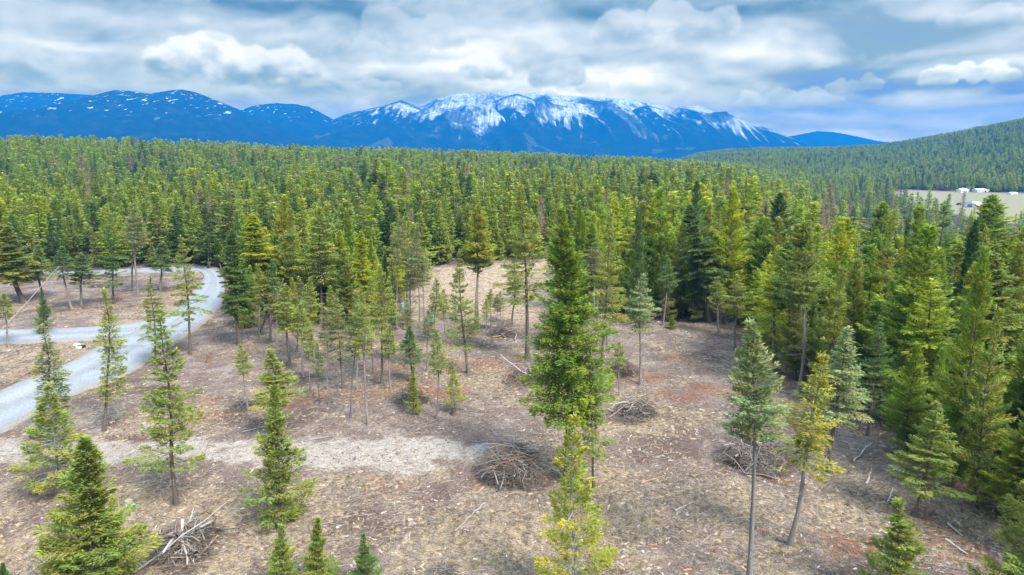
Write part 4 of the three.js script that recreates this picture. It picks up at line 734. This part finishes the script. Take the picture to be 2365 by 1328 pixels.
{ // dead grass
  const s = new Soup(), r = makeRng(66);
  for (let k = 0; k < 16; k++) { const a = r() * 6.283, q = 0.12 * r(), l = 0.5 + 0.6 * r(), lean = 0.35 + 0.75 * r(), b = V(Math.cos(a) * q, 0, Math.sin(a) * q), w = 0.014, e = V(b.x + Math.cos(a) * lean * l * 0.7, l * (0.75 - 0.35 * lean), b.z + Math.sin(a) * lean * l * 0.7), v = 0.8 + 0.4 * r(), c = [v, v, v]; const i = s.vert(b.x - Math.sin(a) * w, 0, b.z + Math.cos(a) * w, c), j = s.vert(b.x + Math.sin(a) * w, 0, b.z - Math.cos(a) * w, c), t = s.vert(e.x, e.y, e.z, c), m1 = s.vert((b.x + e.x) / 2 - Math.sin(a) * w, e.y * 0.75, (b.z + e.z) / 2 + Math.cos(a) * w, c); s.tri(i, j, m1); s.tri(j, t, m1); }
  const g = s.build();
  scatter('dry_grass', 'flattened straw coloured dead grass tufts', 'grass', g, matLitter, 52000, (x, z, r, d) => { if (onRoad(x, z, -0.1)) return null; const n = fbm(x / 16 + 50, z / 16, 3) + 0.45 * fbm(x / 3.1 + 20, z / 3.1, 4), hay = edgeOf(HAY, x, z) > 0; if (!hay && (r() > 0.32 + 1.6 * n || edgeOf(CLEARING, x, z) < 0)) return null; if (edgeOf(TRACK, x, z) > 0 && r() < 0.9) return null; const k = (hay ? 0.24 : 0.2) + 0.25 * r() ** 2; return { sx: k * (1 + 1.2 * r()), sy: k * (0.22 + 0.3 * r()), sz: k * (1 + 1.2 * r()), up: -0.01 }; }, (r) => { const v = 0.7 + 0.5 * r(), k = r(); return k < 0.5 ? [0.44 * v, 0.36 * v, 0.25 * v] : k < 0.9 ? [0.36 * v, 0.31 * v, 0.25 * v] : [0.28 * v, 0.27 * v, 0.10 * v]; });
}

// ------------------------------------------------------------------ things at the dry field: turquoise tubs
function tub(u, v, label) {
  const p = spot(u, v), g = thing('plastic_tub', label, 'tub', 'turquoise tubs by the dry field'); g.position.copy(p); g.rotation.y = u;
  const shell = paint(0.16, 0.52, 0.47, { roughness: 0.5 }), lidm = paint(0.10, 0.38, 0.33, { roughness: 0.55 });
  put(g, 'body', new THREE.LatheGeometry([[0, 0], [0.27, 0], [0.28, 0.05], [0.3, 0.4], [0.32, 0.72], [0.34, 0.74], [0.34, 0.79], [0.3, 0.79]].map(([x, y]) => new THREE.Vector2(x, y)), 24), shell);
  put(g, 'lid', new THREE.LatheGeometry([[0, 0.86], [0.2, 0.85], [0.345, 0.82], [0.35, 0.795], [0, 0.795]].map(([x, y]) => new THREE.Vector2(x, y)), 24), lidm);
  for (const y of [0.25, 0.5]) { const rb = put(g, 'rib', new THREE.TorusGeometry(0.3 + (y - 0.4) * 0.06, 0.012, 6, 24), shell); rb.rotation.x = Math.PI / 2; rb.position.y = y; }
}
tub(915, 744, 'turquoise plastic tub standing alone beneath the pole firs');
tub(989, 743, 'turquoise plastic tub of the touching pair, nearer the pole firs');
tub(1001, 742, 'turquoise plastic tub of the touching pair, nearer the layered fir');
tub(930, 712, 'turquoise tub at the edge of the wood behind the pole firs');

// ------------------------------------------------------------------ far valley: buildings and vehicles
const whiteM = paint(0.78, 0.79, 0.80, { roughness: 0.6 }), redM = paint(0.42, 0.10, 0.055, { roughness: 0.6 }), blueM = paint(0.10, 0.24, 0.42), glassM = paint(0.03, 0.04, 0.05, { roughness: 0.15 }), tealM = paint(0.16, 0.27, 0.28, { roughness: 0.5 }), woodM = paint(0.30, 0.22, 0.16), tyreM = paint(0.03, 0.03, 0.03);
const boxG = (w, h, d, x = 0, y = 0, z = 0) => new THREE.BoxGeometry(w, h, d).translate(x, y + h / 2, z);
function farSpot(u, v, wide) { const p = spot(u, v); return { p, k: seenAt(p.x, p.y, p.z)[2] / FOCAL * wide }; }
{ // white fabric hall with blue arches
  const { p, k } = farSpot(2248, 478, 36), g = thing('arched_hall', 'white arched fabric hall with blue trim standing in the field', 'building'); g.position.copy(p); g.rotation.y = 0.5;
  const L = k * 0.86, R = k * 0.4, arc = new THREE.Shape(); arc.absellipse(0, 0, R, R * 0.82, 0, Math.PI); const roof = new THREE.ExtrudeGeometry(arc, { depth: L, bevelEnabled: false, curveSegments: 20 }); roof.rotateY(Math.PI / 2).translate(-L / 2, 0, 0); put(g, 'roof', roof, whiteM);
  for (const x of [-L / 2, 0.02 * L, L / 2]) { const t = put(g, 'arch_trim', new THREE.TorusGeometry(R * 1.01, R * 0.03, 6, 24, Math.PI), blueM); t.rotation.y = Math.PI / 2; t.position.x = x; t.scale.y = 0.82; }
  put(g, 'door', boxG(0.3, R * 0.5, R * 0.7, -L / 2 - 0.05), blueM);
  put(g, 'side_flap', boxG(L * 0.5, R * 0.16, 0.3, 0, 0, R * 1.02), glassM);
  const c = thing('shipping_container', 'red shipping container beside the white arched hall', 'container'), q = spot(2273, 479); c.position.copy(q); c.rotation.y = 0.35; const s = k / 36 * 17;
  put(c, 'body', boxG(s, s * 0.45, s * 0.45), redM); for (let i = 0; i < 8; i++) put(c, 'rib', boxG(s * 0.03, s * 0.40, 0.1, (i - 3.5) * s * 0.12, s * 0.025, s * 0.225 + 0.05), redM);
}
function hut(u, v, wide, tallPx, roofMat, wallMat, label, turn) {
  const { p, k } = farSpot(u, v, wide), h = k / wide * tallPx, g = thing('farm_building', label, 'building', 'far farm buildings'); g.position.copy(p); g.rotation.y = turn;
  put(g, 'wall', boxG(k, h * 0.6, k * 0.6, 0, -0.4), wallMat);
  const sh = new THREE.Shape([[-k * 0.36, 0], [k * 0.36, 0], [0, h * 0.45]].map((q) => new THREE.Vector2(...q))), rf = new THREE.ExtrudeGeometry(sh, { depth: k * 1.08, bevelEnabled: false }); rf.rotateY(Math.PI / 2).translate(-k * 0.54, h * 0.6 - 0.38, 0); put(g, 'roof', rf, roofMat);
  put(g, 'door', boxG(k * 0.12, h * 0.42, 0.12, k * 0.2, -0.3, k * 0.3), glassM); for (const x of [-0.3, -0.05]) put(g, 'window', boxG(k * 0.1, h * 0.2, 0.1, x * k, h * 0.2, k * 0.3), glassM);
}
hut(1848, 441, 26, 13, tealM, woodM, 'grey roofed shed showing above the forest', 0.2);
hut(2222, 444, 22, 9, whiteM, whiteM, 'white farm building behind the field, first of the row', 0.3);
hut(2230, 441, 16, 10, tealM, whiteM, 'pale farmhouse with teal roof behind the field', -0.4);
hut(2264, 443, 28, 8, whiteM, whiteM, 'long white farm building behind the field', 0.1);
hut(2338, 449, 18, 6, whiteM, whiteM, 'low white shed at the far end of the field', 0.2);
hut(2206, 372, 20, 14, tealM, woodM, 'house with teal roof high on the hazy hillside', 0.3);
hut(2245, 374, 9, 8, whiteM, whiteM, 'small white house on the hazy hillside', 0);
hut(2262, 374, 12, 7, woodM, woodM, 'brown cabin on the hazy hillside', 0.2);
function vehicle(u, v, len, mat, label, turn) {
  const p = spot(u, v), g = thing('parked_vehicle', label, 'vehicle', 'vehicles parked in the field'); g.position.copy(p); g.rotation.y = turn; const W = 1.9;
  put(g, 'body', boxG(len, 0.8, W, 0, 0.45), mat); const cab = boxG(len * 0.55, 0.75, W * 0.9, -len * 0.08, 1.25), a = cab.attributes.position; for (let i = 0; i < a.count; i++) if (a.getY(i) > 1.5) a.setX(i, a.getX(i) * 0.75); put(g, 'cabin', cab, glassM); put(g, 'roof', boxG(len * 0.4, 0.08, W * 0.85, -len * 0.07, 2.0), mat);
  for (const x of [-0.32, 0.32]) for (const z of [-1, 1]) { const w = put(g, 'wheel', new THREE.CylinderGeometry(0.36, 0.36, 0.25, 14).rotateX(Math.PI / 2), tyreM); w.position.set(x * len, 0.36, z * W * 0.46); }
}
vehicle(2106, 454, 5.6, whiteM, 'white vehicle parked alone beside the field lane', 0.1);
vehicle(2214, 474, 4.6, tyreM, 'dark vehicle at the door end of the white arched hall', 0.4);
vehicle(2289, 470, 5, paint(0.30, 0.38, 0.46), 'blue grey vehicle behind the red container', -0.2);
vehicle(2294, 472, 5, tyreM, 'dark pickup at the open field end behind the container', 0.3);
{ // mast in the forest
  const [dx, dy, dz] = sight(1116, 410), t = -215 / dz, x = dx * t, top = EYE + dy * t, y0 = ground(x, -215), g = thing('steel_mast', 'thin pale steel mast rising out of the forest', 'mast'); g.position.set(x, y0, -215);
  put(g, 'pole', new THREE.CylinderGeometry(0.09, 0.2, top - y0, 10).translate(0, (top - y0) / 2, 0), paint(0.5, 0.52, 0.53, { roughness: 0.5, metalness: 0.3 })); put(g, 'cap', new THREE.SphereGeometry(0.14, 10, 8).translate(0, top - y0, 0), whiteM); put(g, 'crossarm', boxG(1.0, 0.08, 0.08, 0, top - y0 - 1.2), paint(0.5, 0.52, 0.53));
}
{ // rocks with a black culvert at the road junction
  const g = thing('culvert_pipe', 'black culvert pipe end beside the road junction', 'pipe'); g.position.copy(spot(188, 802)); g.scale.setScalar(0.6); put(g, 'pipe', new THREE.CylinderGeometry(0.32, 0.32, 1.4, 16, 1, true).rotateZ(Math.PI / 2).translate(0, 0.2, 0), paint(0.02, 0.02, 0.022, { side: THREE.DoubleSide })); const rim = put(g, 'rim', new THREE.TorusGeometry(0.32, 0.04, 6, 16), paint(0.03, 0.03, 0.03)); rim.rotation.y = Math.PI / 2; rim.position.set(0.7, 0.2, 0);
  [[178, 797, 0.42, 'white boulder beside the black culvert, farther of two'], [182, 804, 0.36, 'white boulder beside the black culvert, nearer of two']].forEach(([u, v, q, label], i) => { const ico = new THREE.IcosahedronGeometry(q, 2), a = ico.attributes.position; for (let k = 0; k < a.count; k++) { const f = 1 + 0.3 * noise(a.getX(k) * 3 + i * 7, a.getY(k) * 3 + a.getZ(k) * 2); a.setXYZ(k, a.getX(k) * f, a.getY(k) * f * 0.75, a.getZ(k) * f); } ico.computeVertexNormals(); const m = put(scene, numbered('boulder'), ico, paint(0.55, 0.54, 0.52)); m.position.copy(spot(u, v)); tag(m, label, 'boulder', 'boulders at the culvert'); });
}
{ // survey stake by the yellow fir
  const g = thing('survey_stake', 'thin orange tipped survey stake beside the yellow fir trunk', 'stake'); g.position.copy(spot(1358, 1338)); put(g, 'post', boxG(0.05, 1.9, 0.03), woodM); put(g, 'painted_tip', boxG(0.054, 0.3, 0.034, 0, 1.62), paint(0.7, 0.16, 0.05));
}

renderer.render(scene, camera);
